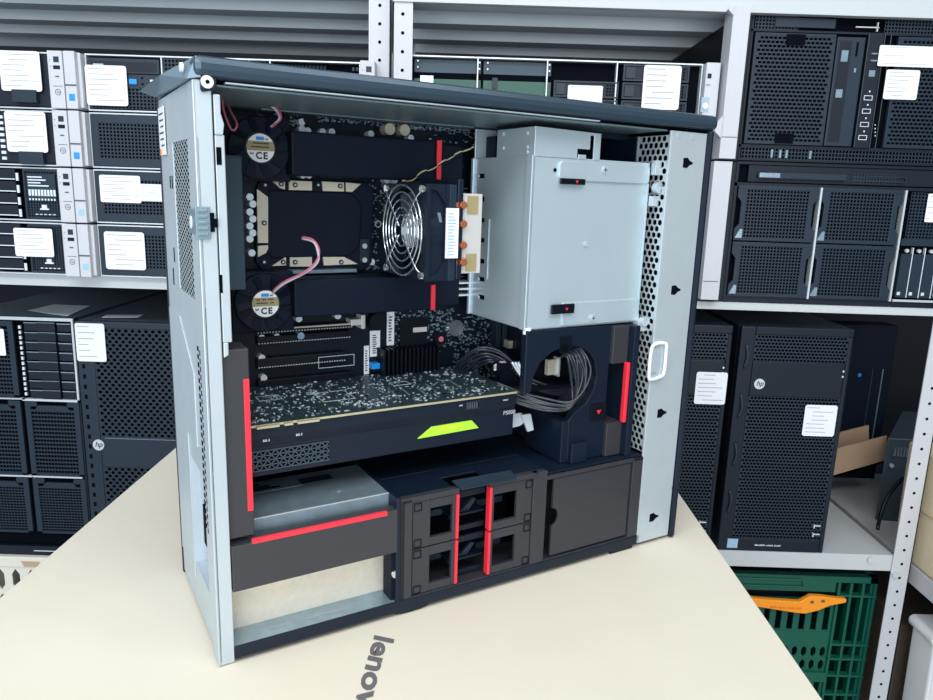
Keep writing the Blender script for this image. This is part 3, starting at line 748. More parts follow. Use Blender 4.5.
m = MB().lattice((.030, .0330, .1435), (.072, 0, 0), (0, 0, .0165), 11, 2, .0009, (0, .0008, 0), True); k = m.build('vent_lattice', 'srv_top', sh)
MB().box(.030, .102, .0334, .0342, .1435, .160).build('vent_shadow', 'hole', sh)
a, b, c_, d_ = T(418, 439, .0325), T(432, 427, .0325), T(472, 420.5, .0325), T(479, 428, .0325)
MB().prism([(p.x, .0325, p.z) for p in (a, d_, c_, b)], (0, .003, 0)).build('green_badge', 'green', sh, bevel=.0003)
marks('badge_letters', (a.x+.020, .0324, (a.z+b.z)/2-.0005), (d_.x-a.x, 0, d_.z-a.z), (0, 0, 1), .028, .005, 9, 'badge_text', sh)
c = T(503, 415, .030); text('model_number', 'P5000', (c.x, .0300, c.z), X, Z, .0056, 'rim', sh, bold=.015)
for u_, v_ in ((263, 442), (296, 436)): c = T(u_, v_, .0305); marks('port_print', (c.x, .0302, c.z), X, Z, .0055, .0022, 5, 'rim', sh, gaps=(3,))
for u_, v_, w_ in ((459, 406.5, .004), (503, 401, .006)): c = T(u_, v_, .0298); marks('port_print', (c.x, .0298, c.z), X, Z, w_, .0016, 6, 'rim', sh)
for (u0, v0, u1, v1) in ((466, 402, 480, 408.5),):
    x0, x1, z0, z1 = rc(u0, v0, u1, v1, .029); k = MB().frame(x0, x1, z0, z1, .0285, .0305, .0008); k.m = 1
    for i in range(5): k.box(x0+.0015+i*(x1-x0-.003)/5, x0+.0015+(i+.5)*(x1-x0-.003)/5, .0290, .0300, z0+.001, z1-.001)
    k.build('card_header', ['srv2', 'ink'], sh)
# film tag under the card end
m = MB(); a = [T(u, v, .05) for u, v in ((512, 414), (522, 413), (528, 420), (520, 426), (508, 429), (510, 422))]; m.prism(a, (0, .002, 0))
a = [T(u, v, .046) for u, v in ((522, 415), (531, 414), (534, 430), (528, 432))]; m.prism(a, (0, .003, 0)); m.build('film_tag', 'bag', P, bevel=.0004)
# --- cables
def wire(name, pts, r, mt, parent=P, label=None): return MB().tube(pts, r, n=8).build(name, mt, parent, smooth=True, label=label)
rn = random.Random(21)
for k in range(8):                                                # graphics power loom, loops out of the arch
    J = lambda: rn.uniform(-1.3, 1.3)
    pts = [T(495, 383+1.2*k+J(), .058), T(520, 391+1.9*k+J(), .042-.001*k), T(548, 399+1.5*k+J(), .022), T(570, 402+.9*k+J(), .006), T(584-1.5*k+J(), 391, .001+.0012*k), T(590-2.7*k+J(), 372, .001+.001*k), T(585-2.6*k+J(), 356+J(), .008), T(576-2.2*k, 346+1.5*k, .026), T(570, 356, .06)]
    wire('power_cable', pts, .0013, 'cable')
for k in range(7):                                                # loom arching over the board
    J = lambda: rn.uniform(-1.5, 1.5)
    pts = [T(453+1.5*k, 373+k, .13), T(461+2*k, 360+1.6*k+J(), .115), T(478+2*k+J(), 348+2.4*k+J(), .10-.001*k), T(497+k+J(), 351+2.8*k+J(), .09), T(515+k, 364+2.4*k+J(), .075), T(530, 378+1.5*k+J(), .06), T(560, 388+k+J(), .05), T(575, 380, .06)]
    wire('board_cable', pts, .0014, 'cable')
for k, mt in enumerate(('wire_grey', 'wire_yel', 'white')):
    wire('short_wire', [T(494, 366+2*k, .085), T(503, 362+3*k, .08), T(512+2*k, 368+3*k, .076), T(505, 373+2*k, .08)], .0012, mt)
for k in range(3): wire('connector_wire', [T(512+3*k, 362, .07), T(519+2*k, 373, .066), T(527, 384-2*k, .06)], .0016, 'cap')
for (a, b, c_, mt) in (((0, 0, 0), 0, 0, 'wire_red'), ((0, 0, 0), 1.6, 1, 'wire_grey')):
    wire('fan_wire', [T(273, 291+b, .108), T(284, 282+b, .10), T(303+b, 273, .092), T(316+b, 262, .088), T(319-b, 250, .088), T(313, 240+b, .09), T(302, 237+b, .10)], .0011, mt)
    wire('fan_wire', [T(271, 127, .108), T(281-b, 118, .11), T(275-b, 106+b, .10), T(262, 100+b, .10), T(250, 98+b, .10), T(243, 103+b, .11)], .0011, mt)
wire('fan_wire', [T(222, 96, .08), T(224, 112, .08), T(232, 130, .08), T(237, 124, .08), T(230, 110, .09), T(226, 98, .1)], .0009, 'wire_red')
for b, mt in ((0, 'chip'), (1.2, 'wire_yel')):
    wire('twisted_wire', [T(u, v+(b if i % 2 else -b), .09) for i, (u, v) in enumerate(((402, 182), (412, 179), (422, 173), (432, 168), (442, 163), (450, 157), (458, 154), (466, 149), (474, 148)))], .0009, mt)

# ================================================================== shelving racks
SL, SR = .70, .66
def shelf_post(parent, x0, x1, y, z0, z1, zs0, zs1, side=1):
    q = MB()
    q.box(x0, x1, y, y+.0018, z0, z1)
    xe = x1 if side > 0 else x0
    q.box(xe-.0018 if side > 0 else xe, xe if side > 0 else xe+.0018, y, y+.035, z0, z1)
    h = q; h.m = 1; n = int((zs1-zs0)/.0265); xc = (x0+x1)/2
    for k in range(n): c = (xc, y-.0002, zs0+.0265*k+.01); h.cyl(c, (c[0], y+.0004, c[2]), .0026, n=12)
    return q.build('post', ['rack', 'hole'], parent)
def board(parent, x0, x1, y0, y1, zt, lip, ribs=True, mt='rack_board'):
    q = MB(); q.box(x0, x1, y0, y1, zt-.0015, zt); q.box(x0, x1, y0, y0+.0015, zt-lip, zt-.0015)
    q.box(x0, x1, y0+.0015, y0+.014, zt-lip, zt-lip+.0015); q.box(x0, x1, y1-.002, y1, zt-lip, zt-.0015)
    b = q.build('shelf_board', mt, parent, bevel=.0004)
    if ribs:
        q = MB(); n = 4; L = (y1-y0-.03)/n
        for k in range(n):
            a = y0+.02+L*k; zz = zt-.0016
            q.prism([(x0+.002, a, zz), (x0+.002, a+L*.05, zz-lip*.8), (x0+.002, a+L*.40, zz-lip*.8), (x0+.002, a+L*.50, zz)], (x1-x0-.004, 0, 0))
        q.build('stiffening_rib', 'rack_lifted', b)  # ribs carry the brightened underside colour in place of bounced light
    return b
# left rack
xl1 = B(391, 10, SL).x; xl0 = B(369, 10, SL).x
zL = B(80, 275, SL).z
rk = thing('shelving_rack', 'grey metal shelving rack on the left under the four stacked server rows', 'shelf', (-.3, SL, FZ))
board(rk, -1.30, xl1-.002, SL, SL+.55, zL, .020)
ztop = .665
board(rk, -1.30, xl1-.002, SL, SL+.55, ztop+.03, .028, mt='rack_board')
board(rk, -1.30, xl1-.002, SL, SL+.55, -.640, .028)
shelf_post(rk, xl0, xl1, SL-.002, FZ, .95, .40, .95, 1)
shelf_post(rk, -1.335, -1.302, SL-.002, FZ, .95, .3, .95, -1)
shelf_post(rk, xl0, xl1, SL+.515, FZ, .95, .3, .9, 1)
shelf_post(rk, -1.335, -1.302, SL+.515, FZ, .95, .3, .9, -1)
# right rack
xr0, xr1 = B(393, 10, SR).x, B(413, 10, SR).x
pl_, pr_ = B(903, 500, SR).x, B(922, 500, SR).x
rk2 = thing('shelving_rack', 'light grey metal shelving rack on the right, behind the open computer', 'shelf', (.5, SR, FZ))
zR = B(694, 301.5, SR).z; zRl = B(800, 553, SR).z; zRt = B(415, 4, SR).z
board(rk2, xr0, pr_, SR+.002, SR+.55, zR, .012)
board(rk2, xr0, pl_+.002, SR+.002, SR+.42, zRl, .030)
board(rk2, xr0, pr_, SR-.004, SR+.55, zRt+.036, .034)
board(rk2, xr0, pr_, SR+.002, SR+.55, -.625, .030)
shelf_post(rk2, xr0, xr1, SR-.001, FZ, .95, .38, .95, -1)
shelf_post(rk2, pl_, pr_, SR-.001, FZ, .95, -.70, .60, 1)
shelf_post(rk2, xr0, xr1, SR+.52, FZ, .95, .3, .9, -1)
shelf_post(rk2, pl_, pr_, SR+.52, FZ, .95, .3, .9, 1)
c = B(871, 560, SR); MB().cyl((c.x, SR+.0015, c.z), (c.x, SR-.001, c.z), .006, n=18).build('bolt', 'rack_board', rk2)
c = B(895, 574, SR-.001); MB().cyl((c.x, SR-.001, c.z), (c.x, SR-.005, c.z), .007, n=6).build('bolt', 'rim', rk2)
# side rack running towards the camera on the right
xs = pr_+.012
zS = BX(912, 566, xs).z
rk3 = thing('shelving_rack', 'white shelf at the right edge of the photo, carrying the beige carton', 'shelf', (xs+.2, .6, FZ))
q = MB(); q.box(xs, xs+.5, .18, 1.12, zS-.002, zS); q.box(xs, xs+.0015, .18, 1.12, zS-.032, zS-.002); q.box(xs, xs+.5, .18, .1815, zS-.032, zS-.002); q.build('shelf_board', 'rack', rk3)
for yy in (.15, 1.12):
    for xx in (xs+.46,): shelf_post(rk3, xx, xx+.035, yy, FZ, .6, -.2, .5, 1)

# ================================================================== rack servers on the left and behind the computer
U2, SW = .0872, .478
def server2u(label, x0, z0, yf, kind, group=None, latch=None, name='rack_server', depth=.46, sx=SW, h=U2, vis='both'):
    """2U server; x0 left end incl. ears, yf = front plane of the bays"""
    x1 = x0+sx; t = thing(name, label, 'server', ((x0+x1)/2, yf+.1, z0), group=group)
    ew = .024; a, b = x0+ew, x1-ew; z1 = z0+h-.0025
    q = MB(); q.box(a, b, yf+.012, yf+depth, z0, z1); q.build('case', 'srv_top', t, bevel=.0005)
    q = MB(); q.box(a, b, yf-.001, yf+.012, z1-.0022, z1); q.box(a, b, yf-.001, yf+.012, z0, z0+.0022)
    for xx in ((a, a+.118, a+.255, b-.143, b-.003) if kind != 'open' else (a, a+.1055, a+.2125, a+.3195, b-.002)): q.box(xx, xx+.002, yf-.001, yf+.012, z0+.0022, z1-.0022)
    q.build('front_frame', 'rim', t, bevel=.0003)
    MB().box(a, b, yf+.011, yf+.0125, z0+.001, z1-.001).build('bay_back', 'hole', t)
    return t, a, b, z0, z1
def ear_right(t, b, z0, z1, yf, icon=True):
    e = MB().box(b+.0005, b+.0235, yf-.018, yf+.012, z0, z1).build('control_ear', 'ear', t, bevel=.0012)
    y = yf-.018; q = MB(); q.box(b+.010, b+.0185, y-.0004, y, z1-.017, z1-.0085); q.build('power_button', 'srv2', e, bevel=.0003)
    q = MB(); q.box(b+.009, b+.0195, y-.0004, y, z1-.027, z1-.0215); q.build('usb_port', 'chip', e)
    q = MB(); q.box(b+.011, b+.017, y-.0003, y, z1-.0385, z1-.0365); q.box(b+.0065, b+.021, y-.0003, y, z1-.052, z1-.0512); q.box(b+.004, b+.0048, y-.0003, y, z1-.015, z1-.013); q.box(b+.004, b+.0048, y-.0003, y, z1-.024, z1-.022)
    q.build('seam', 'ink', e)
    c = V((b+.0135, y-.0002, z1-.0605)); q = MB().tube([(c.x+.0042*math.cos(k*math.pi/5), c.y, c.z+.0042*math.sin(k*math.pi/5)) for k in range(10)], .0004, n=5, closed=True)
    lg = q.build('round_logo_badge', 'ink', e, label='small round logo outline')
    text('logo_letters', 'hp', (c.x-.0026, y, c.z-.0014), X, Z, .0055, 'ink', lg, shear=.25)
def ear_left(t, a, z0, z1, yf, blue='blue'):
    e = MB(); e.box(a-.0235, a-.006, yf-.020, yf+.012, z0, z1); e.box(a-.0065, a-.001, yf-.012, yf+.012, z0+.002, z1-.001)
    e = e.build('latch_ear', 'ear', t, bevel=.0012)
    y = yf-.020; MB().box(a-.0235, a-.006, y-.001, y, z0+.034, z0+.036).build('seam', 'ink', e)
    if blue:
        MB().box(a-.0185, a-.0095, y-.0006, y, z0+.012, z0+.022).build('blue_tag', blue, e, bevel=.0003)
def grille(t, x0, x1, z0, z1, yf, pitch=.0052, mt='srv2', name='perforated_panel', kind='sq', hu=.62, stag=False):
    q = MB(); nu = max(2, round((x1-x0)/pitch)); nv = max(2, round((z1-z0)/pitch))
    q.perf((x0, yf, z0), (x1-x0, 0, 0), (0, 0, z1-z0), nu, nv, kind, hu, hu, stag)
    return q.build(name, mt, t, solid=.0008)
yS = .688
zrow = [zL+.0006+U2*k for k in range(4)]
xB = [B(65.5, 77, yS-.02).x, B(68.5, 135, yS-.02).x, B(70, 192, yS-.02).x, B(75, 245, yS-.02).x]; xBm = sum(xB)/4+.002
FR = (0, -1, 0)
def pxlabel(t, u0, v0, u1, v1, y, **k):
    a, b = B(u0, v1, y), B(u1, v0, y); return sticker(t, (a.x, y, a.z), X, Z, b.x-a.x, b.z-a.z, FR, **k)
rows = [(3, 48, 105), (2, 109, 165), (1, 168, 218), (0, 222, 274)]
labB = {3: 'topmost server beside the computer, with a disc drive and a blue video port',
        2: 'second server from the top beside the computer, unlabelled mesh front and blue tag',
        1: 'third server from the top beside the computer, two white labels on it',
        0: 'bottom server of the stack beside the computer, one big white label on its mesh'}
labA = {3: 'topmost server at the left edge of the photo, large white label above a dark block',
        2: 'second server down at the left edge, large white label beside a strip of drive handles',
        1: 'third server down at the left edge, printed diagram plate on its front',
        0: 'bottom server at the left edge of the photo, smaller white label low on its front'}
for k in (3, 2, 1, 0):
    z0 = zrow[k]
    x0 = xBm+(.0 if k == 3 else 0)
    t, a, b, zz0, z1 = server2u(labB[k], x0, z0, yS, 'b', group='stacked rack servers beside the computer')
    ear_left(t, a, zz0, z1, yS, 'blue' if k >= 2 else 'lblue'); ear_right(t, b, zz0, z1, yS)
    if k == 3:
        MB().box(a+.006, a+.116, yS-.003, yS+.010, z0+.057, z1-.006).build('disc_drive', 'srv2', t, bevel=.0005)
        q = MB(); q.box(a+.010, a+.112, yS-.0035, yS-.003, z0+.060, z0+.074); q.m = 1; q.box(a+.014, a+.030, yS-.0038, yS-.0035, z0+.063, z0+.070)
        q.build('drive_door', ['srv', 'lblue'], t)
        q = MB(); q.box(a+.006, a+.116, yS-.001, yS+.01, z0+.036, z0+.056); q.build('port_panel', 'srv2', t)
        q = MB(); q.box(a+.068, a+.080, yS-.004, yS-.001, z0+.041, z0+.049); q.build('video_port', 'blue', t, bevel=.0008)
        q = MB(); q.box(a+.100, a+.109, yS-.0015, yS-.001, z0+.046, z0+.049); q.build('tag', 'rim', t)
        q = MB()
        for dx, dz in ((.088, .051), (.088, .042), (.112, .05)): q.cyl((a+dx, yS-.0014, z0+dz), (a+dx, yS-.001, z0+dz), .0018, n=10)
        q.build('port_hole', 'hole', t)
        grille(t, a+.006, a+.116, z0+.004, z0+.036, yS, .0058)
        grille(t, a+.123, a+.250, z0+.004, z1-.004, yS, .0058)
        q = MB()
        for i in range(20): xx = a+.261+.0058*i; q.box(xx, xx+.0042, yS+.001, yS+.01, z0+.004, z1-.012)
        q.m = 1
        for i in range(20): xx = a+.261+.0058*i; q.cyl((xx+.002, yS, z1-.010), (xx+.002, yS+.01, z1-.006), .0022, n=8)
        q.build('drive_fins', ['srv', 'srv2'], t)
        q = MB()
        for i in range(4): q.box(b-.014+.006*(i % 2), b-.0105+.006*(i % 2), yS-.001, yS+.01, z1-.013-.009*(i//2), z1-.008-.009*(i//2))
        q.build('status_block', 'srv2', t)
        pxlabel(t, 87.5, 66, 126, 105, yS-.005)
    else:
        q = MB(); q.frame(a+.002, a+.255, z0+.003, z1-.003, yS-.002, yS+.01, .012); q.build('bay_cover', 'srv2', t)
        grille(t, a+.014, a+.243, z0+.015, z1-.015, yS-.001, .0056)
        q = MB(); q.box(a+.259, b, yS-.001, yS+.01, z0+.003, z1-.003); q.build('drive_cover', 'srv', t)
        if k == 1: pxlabel(t, 101, 176, 140, 202, yS-.004); pxlabel(t, 141.5, 184.5, 162, 201, yS-.004)
        if k == 0: pxlabel(t, 106.5, 232.5, 144, 269, yS-.004)
    # the neighbour to the left
    x0 = xBm-SW-.0015
    t, a, b, zz0, z1 = server2u(labA[k], x0, z0, yS, 'a', group='stacked rack servers at the far left')
    ear_left(t, a, zz0, z1, yS, None); ear_right(t, b, zz0, z1, yS)
    if k >= 2:
        q = MB(); q.box(b-.1, b-.0055, yS, yS+.01, z0+.004, z1-.004); q.build('drive_cover', 'srv', t)
        u = {3: (13, 90, 36, 102), 2: (20, 152, 43, 164)}[k]
        aa, bb = B(u[0], u[3], yS-.008), B(u[2], u[1], yS-.008); MB().box(aa.x, bb.x, yS-.010, yS+.002, aa.z, bb.z).build('pull_tab', 'srv2', t, bevel=.0006)
        q = MB()
        for i in range(6): q.box(b-.010, b-.006, yS-.001, yS+.001, z0+.008+.012*i, z0+.015+.012*i)
        q.build('status_windows', 'srv2', t)
        if k == 3: pxlabel(t, 2, 51.5, 39, 90.5, yS-.006)
        else: pxlabel(t, 8, 112, 45, 151.5, yS-.006)
        if k == 2:
            q = MB(); x_ = B(3, 130, yS).x
            for i in range(8): q.box(x_-.004, x_+.003, yS-.003, yS+.001, z0+.008+.009*i, z0+.0125+.009*i)
            q.build('handle_strip', 'cap', t)
    else:
        q = MB(); q.frame(b-.064, b-.002, z0+.003, z1-.003, yS-.002, yS+.006, .003); q.build('diagram_frame', 'srv2', t)
        grille(t, b-.061, b-.005, z0+.006, z1-.006, yS, .0044)
        q = MB(); 
        q.m = 0; q.box(b-.040, b-.026, yS-.003, yS-.001, z0+.018, z0+.0205); q.box(b-.037, b-.029, yS-.003, yS-.001, z0+.0205, z0+.026)
        for i in range(5): q.box(b-.048+.007*i, b-.044+.007*i, yS-.003, yS-.001, z0+.010, z0+.0115)
        q.build('front_marks', 'cap', t)
        q = MB()
        for i in range(4): q.box(b-.12, b-.075, yS-.004, yS+.006, z0+.008+.019*i, z0+.024+.019*i); 
        q.m = 1
        for i in range(4): q.box(b-.074, b-.070, yS-.004, yS-.002, z0+.006+.019*i, z0+.018+.019*i); q.box(b-.12, b-.075, yS-.005, yS-.004, z0+.0075+.019*i, z0+.009+.019*i)
        q.build('drive_handles', ['srv', 'cap'], t)
        if k == 1:
            q = MB(); q.box(b-.058, b-.012, yS-.003, yS-.001, z0+.032, z0+.074); q.m = 1
            for i in range(9): q.box(b-.056+.005*i, b-.0525+.005*i, yS-.0034, yS-.003, z0+.040, z0+.050)
            for i in range(9): q.box(b-.056+.005*i, b-.0535+.005*i, yS-.0034, yS-.003, z0+.033, z0+.036)
            for i in range(4): q.box(b-.056, b-.056+.02+.02*random.random(), yS-.0034, yS-.003, z0+.055+.0045*i, z0+.057+.0045*i)
            q.build('diagram_plate', ['srv2', 'cap'], t)
        else: pxlabel(t, 16, 229, 52, 256, yS-.006)

# the half-hidden server behind the top of the computer, and the cases that carry it
yQ = .676
zq1 = B(482, 57, yQ).z; zq0 = zq1-.0850
gap = (zq0-zR-.0008)/3
for k in range(3):
    t, a, b, zz0, z1 = server2u('plain rack server in the pile hidden behind the computer', B(393, 60, yQ).x, zR+.0006+gap*k, yQ, 'open', group='rack servers hidden behind the computer', h=gap)
    ear_left(t, a, zz0, z1, yQ, None); ear_right(t, b, zz0, z1, yQ)
    MB().box(a+.003, b-.003, yQ, yQ+.01, zz0+.004, z1-.004).build('drive_cover', 'srv', t)
t, a, b, z0, z1 = server2u('rack server seen over the top of the computer, two open bays and a white label', B(393, 60, yQ).x, zq0, yQ, 'open', h=.0875, sx=B(722, 66, yQ-.015).x-B(393, 60, yQ).x)
q = MB(); q.box(a-.024, a-.001, yQ-.015, yQ+.012, z0, z1); q.build('mounting_ear', 'ear', t, bevel=.001)
bw = (b-a)/4
bd = [B(u, 62, yQ).x for u in (412, 482, 553, 622, 692)]
for i in range(2):
    x0, x1 = bd[i]+.003, bd[i+1]-.001
    q = MB(); q.box(x0, x1, yQ+.006, yQ+.011, z0+.004, z0+.052); q.m = 1; q.box(x0+.010+(.004 if i else 0), x0+(.030 if not i else .022), yQ+.003, yQ+.006, z0+.040, z0+.056)
    q.build('circuit_board', ['teal', 'srv2' if i else 'cap'], t)
    q = MB(); q.box(x0, x1, yQ+.0105, yQ+.0110, z0+.062, z1-.004); q.build('bay_sheet', 'frame_blue', t)
    q = MB()
    for dx in (.006, bw-.012):
        for dz in (.008, .017): q.cyl((x0+dx, yQ+.001, z1-dz), (x0+dx, yQ+.004, z1-dz), .0014, n=8)
    q.build('bay_rivet', 'white', t)
for i in (2, 3):
    for j in range(2 if i == 2 else 3):
        zt = z1-.004-.0265*(j+(1 if i == 2 else 0)); x0, x1 = bd[i]+.003, bd[i+1]-.003
        q = MB(); q.frame(x0, x1, zt-.024, zt, yQ-.002, yQ+.008, .0022); q.m = 1; q.box(x0+.002, x1-.002, yQ, yQ+.008, zt-.022, zt-.002)
        q.m = 2
        for r_ in range(4):
            for s_ in range(3): q.box(x1-.018+.0045*s_, x1-.0155+.0045*s_, yQ-.001, yQ, zt-.020+.0045*r_, zt-.0175+.0045*r_)
        q.m = 0; q.box(x0+.004, x0+.018, yQ-.002, yQ, zt-.020, zt-.004)
        q.build('drive_carrier', ['srv2', 'srv', 'hole'], t)
pxlabel(t, 567, 86, 603, 104, yQ-.004, lines=2, dark=False); pxlabel(t, 641, 66, 682, 109, yQ-.004)
e = MB(); e.box(b+.001, b+.0225, yQ-.015, yQ+.012, z0, z1); e = e.build('control_ear', 'ear', t, bevel=.001)
q = MB(); c = B(709.5, 76, yQ-.015); q.box(c.x-.003, c.x+.003, yQ-.0155, yQ-.015, c.z-.0035, c.z+.0035); q.build('power_button', 'chip', e)
q = MB(); c = B(708, 85, yQ-.015); q.frame(c.x-.003, c.x+.003, c.z-.0012, c.z+.0012, yQ-.0153, yQ-.015, .0005); q.build('port_mark', 'ink', e)
q = MB(); c = B(705, 104, yQ-.015); q.box(c.x-.006, c.x+.006, yQ-.0156, yQ-.015, c.z-.012, c.z+.010); q.m = 1; q.cyl((c.x, yQ-.0156, c.z-.003), (c.x, yQ-.018, c.z-.003), .0045, n=14); q.build('latch_knob', ['psu', 'white'], e)

# ================================================================== big 5U machines on the upper right shelf
yH = .668
def px(u, v, y=None): return B(u, v, yH if y is None else y)
HB = (.2183)
zb0 = B(722, 299, yH).z; zb1 = zb0+HB; zb2 = zb1+HB
xh0 = B(738, 156, yH).x; xh1 = xh0+.447
def big(label, z0, z1):
    t = thing('rack_server', label, 'server', ((xh0+xh1)/2, yH+.1, z0-.01)); return t
HG = 'wide five unit servers on the upper right shelf'
# --- lower one
t = big('lower big black server on the upper right shelf, with four square grilles', zb0, zb1); t['group'] = HG
q = MB(); q.box(xh0, xh1, yH+.012, yH+.5, zR+.0005, zb1-.001); q.box(xh0, xh1, yH, yH+.012, zR+.0005, zb0+.004); q.build('case', 'srv', t, bevel=.0005)
q = MB(); q.frame(xh0, xh1, zb0+.003, zb1-.001, yH, yH+.012, .004); q.box(xh0, xh1, yH, yH+.012, zb1-.038, zb1-.033); q.build('front_frame', 'srv', t)
q = MB(); q.box(xh0, xh1, yH+.009, yH+.0125, zb0, zb1-.002); q.build('bay_back', 'hole', t)
gx = [xh0+.006, xh0+.137, xh0+.2705]; gm = (zb0+zb1-.034)/2+.002
dv = (xh0+.1345, xh0+.268)
for i, d_ in enumerate(dv): MB().ob((d_, yH-.003, zb0+.005), (.003, 0, 0), (0, .012, 0), (0, 0, .176)).build('bright_divider', 'rim', t)
for i in range(2):
    for j in range(2):
        x0, x1 = gx[i], gx[i+1]-.004; z0, z1 = (zb0+.006, gm-.001) if j == 0 else (gm+.001, zb1-.037)
        f_ = MB(); w = .011; 
        f_.box(x0, x1, yH-.002, yH+.004, z1-.006, z1); f_.box(x0, x1, yH-.002, yH+.004, z0, z0+.005)
        for s_, xx in ((1, x0), (-1, x1)):
            f_.prism([(xx, yH-.002, z0+.005), (xx+s_*w*1.3, yH-.002, z0+.005), (xx+s_*w*1.3, yH-.002, z1-.006), (xx, yH-.002, z1-.006), (xx, yH-.002, z1-.018), (xx+s_*w*.6, yH-.002, z1-.026), (xx+s_*w*.6, yH-.002, z0+.026), (xx, yH-.002, z0+.018)], (0, .006, 0))
        f_ = f_.build('drive_bay_blank', 'srv2', t, bevel=.0005)
        grille(f_, x0+w*1.3, x1-w*1.3, z0+.005, z1-.006, yH-.001, .0052, name='square_mesh', hu=.66)
        q = MB(); q.prism([(x0+.001, yH-.004, z0+.004), (x0+.012, yH-.004, z0+.004), (x0+.012, yH-.004, z0+.018), (x0+.008, yH-.004, z0+.018)], (0, .004, 0)); q.build('corner_latch', 'psu', f_)
x0 = gx[2]+.004
f_ = MB().box(x0, xh1-.006, yH-.001, yH+.004, gm+.001, gm+.012).build('drive_bay_blank', 'srv2', t)
grille(t, x0+.004, xh1-.01, gm+.012, zb1-.040, yH-.001, .0052, name='square_mesh')
for i in range(8):
    xx = x0+.002+.0195*i
    q = MB(); q.box(xx, xx+.017, yH-.003, yH+.008, zb0+.012, gm-.012); q.m = 1; q.box(xx+.017, xx+.0185, yH-.003, yH+.002, zb0+.012, gm-.002); q.box(xx+.002, xx+.007, yH-.0034, yH-.003, zb0+.016, zb0+.021)
    q.m = 2; q.cyl((xx+.008, yH-.004, gm-.007), (xx+.008, yH, gm-.007), .003, n=10)
    q.build('drive_carrier', ['srv2', 'cap', 'rim'], t)
q = MB(); q.box(x0, xh1-.006, yH-.002, yH+.002, zb0+.005, zb0+.0085); q.build('bright_sill', 'rim', t)
q = MB(); c0, c1 = B(757, 178, yH), B(846, 174, yH); q.box(c0.x, c1.x, yH-.004, yH+.008, zb1-.0255, zb1-.0165); q.m = 1; q.box(c0.x+.002, c0.x+.034, yH-.0045, yH-.004, zb1-.0245, zb1-.0175); q.build('disc_drive', ['srv2', 'psu'], t, bevel=.001)
q = MB(); q.box(xh0+.02, xh1-.01, yH+.002, yH+.006, zb1-.031, zb1-.006); q.build('top_strip', 'srv', t)
grille(t, xh0+.182, xh0+.255, zb1-.030, zb1-.014, yH+.001, .005, name='vent_strip')
q = MB(); q.frame(B(866, 175, yH).x, B(907, 175, yH).x, zb1-.026, zb1-.017, yH-.001, yH+.004, .0014); q.build('card_slot', 'srv2', t)
pxlabel(t, 924, 194, 940, 222, yH-.004, lines=5)
ex0, ex1 = B(714, 161, yH-.02).x, B(733, 161, yH-.02).x
MB().box(xh0-.015, xh0+.0005, yH+.002, yH+.4, zR+.0005, zb1-.002).build('side_rail', 'srv', t)
q = MB(); q.box(xh0-.043, xh0-.015, yH-.022, yH+.012, zb0+.001, zb1-.003); q.m = 1; q.box(xh0-.042, xh0-.018, yH-.0226, yH-.022, zb0+.03, zb0+.031)
q.build('mounting_ear', ['ear', 'ink'], t, bevel=.001)
# --- upper one
t = big('upper big black server at top right, with a disc drive turned on end', zb1, zb2); t['group'] = HG
q = MB(); q.box(xh0, xh1, yH+.012, yH+.5, zb1, zb2-.002); q.build('case', 'srv', t, bevel=.0005)
q = MB(); q.frame(xh0, xh1, zb1+.001, zb2-.002, yH, yH+.012, .003); q.box(xh0, xh1, yH, yH+.012, zb1+.021, zb1+.025); q.box(xh0, xh1, yH, yH+.012, zb2-.029, zb2-.026); q.build('front_frame', 'srv', t)
MB().box(xh0, xh1, yH+.009, yH+.0125, zb1+.001, zb2-.003).build('bay_back', 'hole', t)
grille(t, xh0+.005, xh0+.07, zb2-.026, zb2-.006, yH+.001, .005, name='vent_strip'); grille(t, xh0+.20, xh1-.004, zb2-.026, zb2-.006, yH+.001, .005, name='vent_strip')
q = MB(); q.box(xh0+.035, xh0+.125, yH-.001, yH+.008, zb2-.022, zb2-.009); q.build('slot_cover', 'srv2', t)
q = MB(); q.box(xh0+.155, xh0+.190, yH-.003, yH, zb2-.020, zb2-.0185); q.box(xh0+.187, xh0+.1885, yH-.003, yH, zb2-.025, zb2-.012); q.build('wire_clip', 'rim', t)
grille(t, xh0+.005, xh1-.004, zb1+.004, zb1+.021, yH+.001, .0052, mt='srv2', name='vent_strip', hu=.7)
for dx in (.05, .063, .073, .11): MB().box(xh0+dx, xh0+dx+.003, yH-.002, yH+.002, zb1+.006, zb1+.018).build('strip_clip', 'psu', t)
pz0, pz1 = zb1+.026, zb2-.031
def panel(x0, x1, parent):
    f_ = MB().frame(x0, x1, pz0, pz1, yH-.003, yH+.004, .004).build('perforated_cover', 'srv2', parent, bevel=.0004)
    q = MB(); nu, nv = int((x1-x0-.008)/.0066), 26
    q.perf((x0+.004, yH-.002, pz0+.004), (x1-x0-.008, 0, 0), (0, 0, pz1-pz0-.008), nu, nv, 'sq', .76, .58, True); q.build('slotted_mesh', 'srv2', f_, solid=.0008)
    xm = (x0+x1)/2
    for zc in (pz0+.009, pz1-.009): MB().box(xm-.014, xm+.014, yH-.0045, yH-.0015, zc-.0075, zc+.0075).build('finger_recess', 'hole', f_)
panel(xh0+.006, xh0+.128, t); panel(xh0+.222, xh1-.006, t)
q = MB(); q.box(xh0+.130, xh0+.172, yH-.004, yH+.008, pz0, pz1-.003); dr = q.build('disc_drive', 'srv2', t, bevel=.001)
q = MB(); q.box(xh0+.134, xh0+.152, yH-.0044, yH-.004, pz0+.006, pz1-.008); q.m = 1; q.box(xh0+.138, xh0+.148, yH-.0047, yH-.0044, pz1-.038, pz1-.022); q.box(xh0+.137, xh0+.147, yH-.0047, yH-.0044, pz1-.090, pz1-.078)
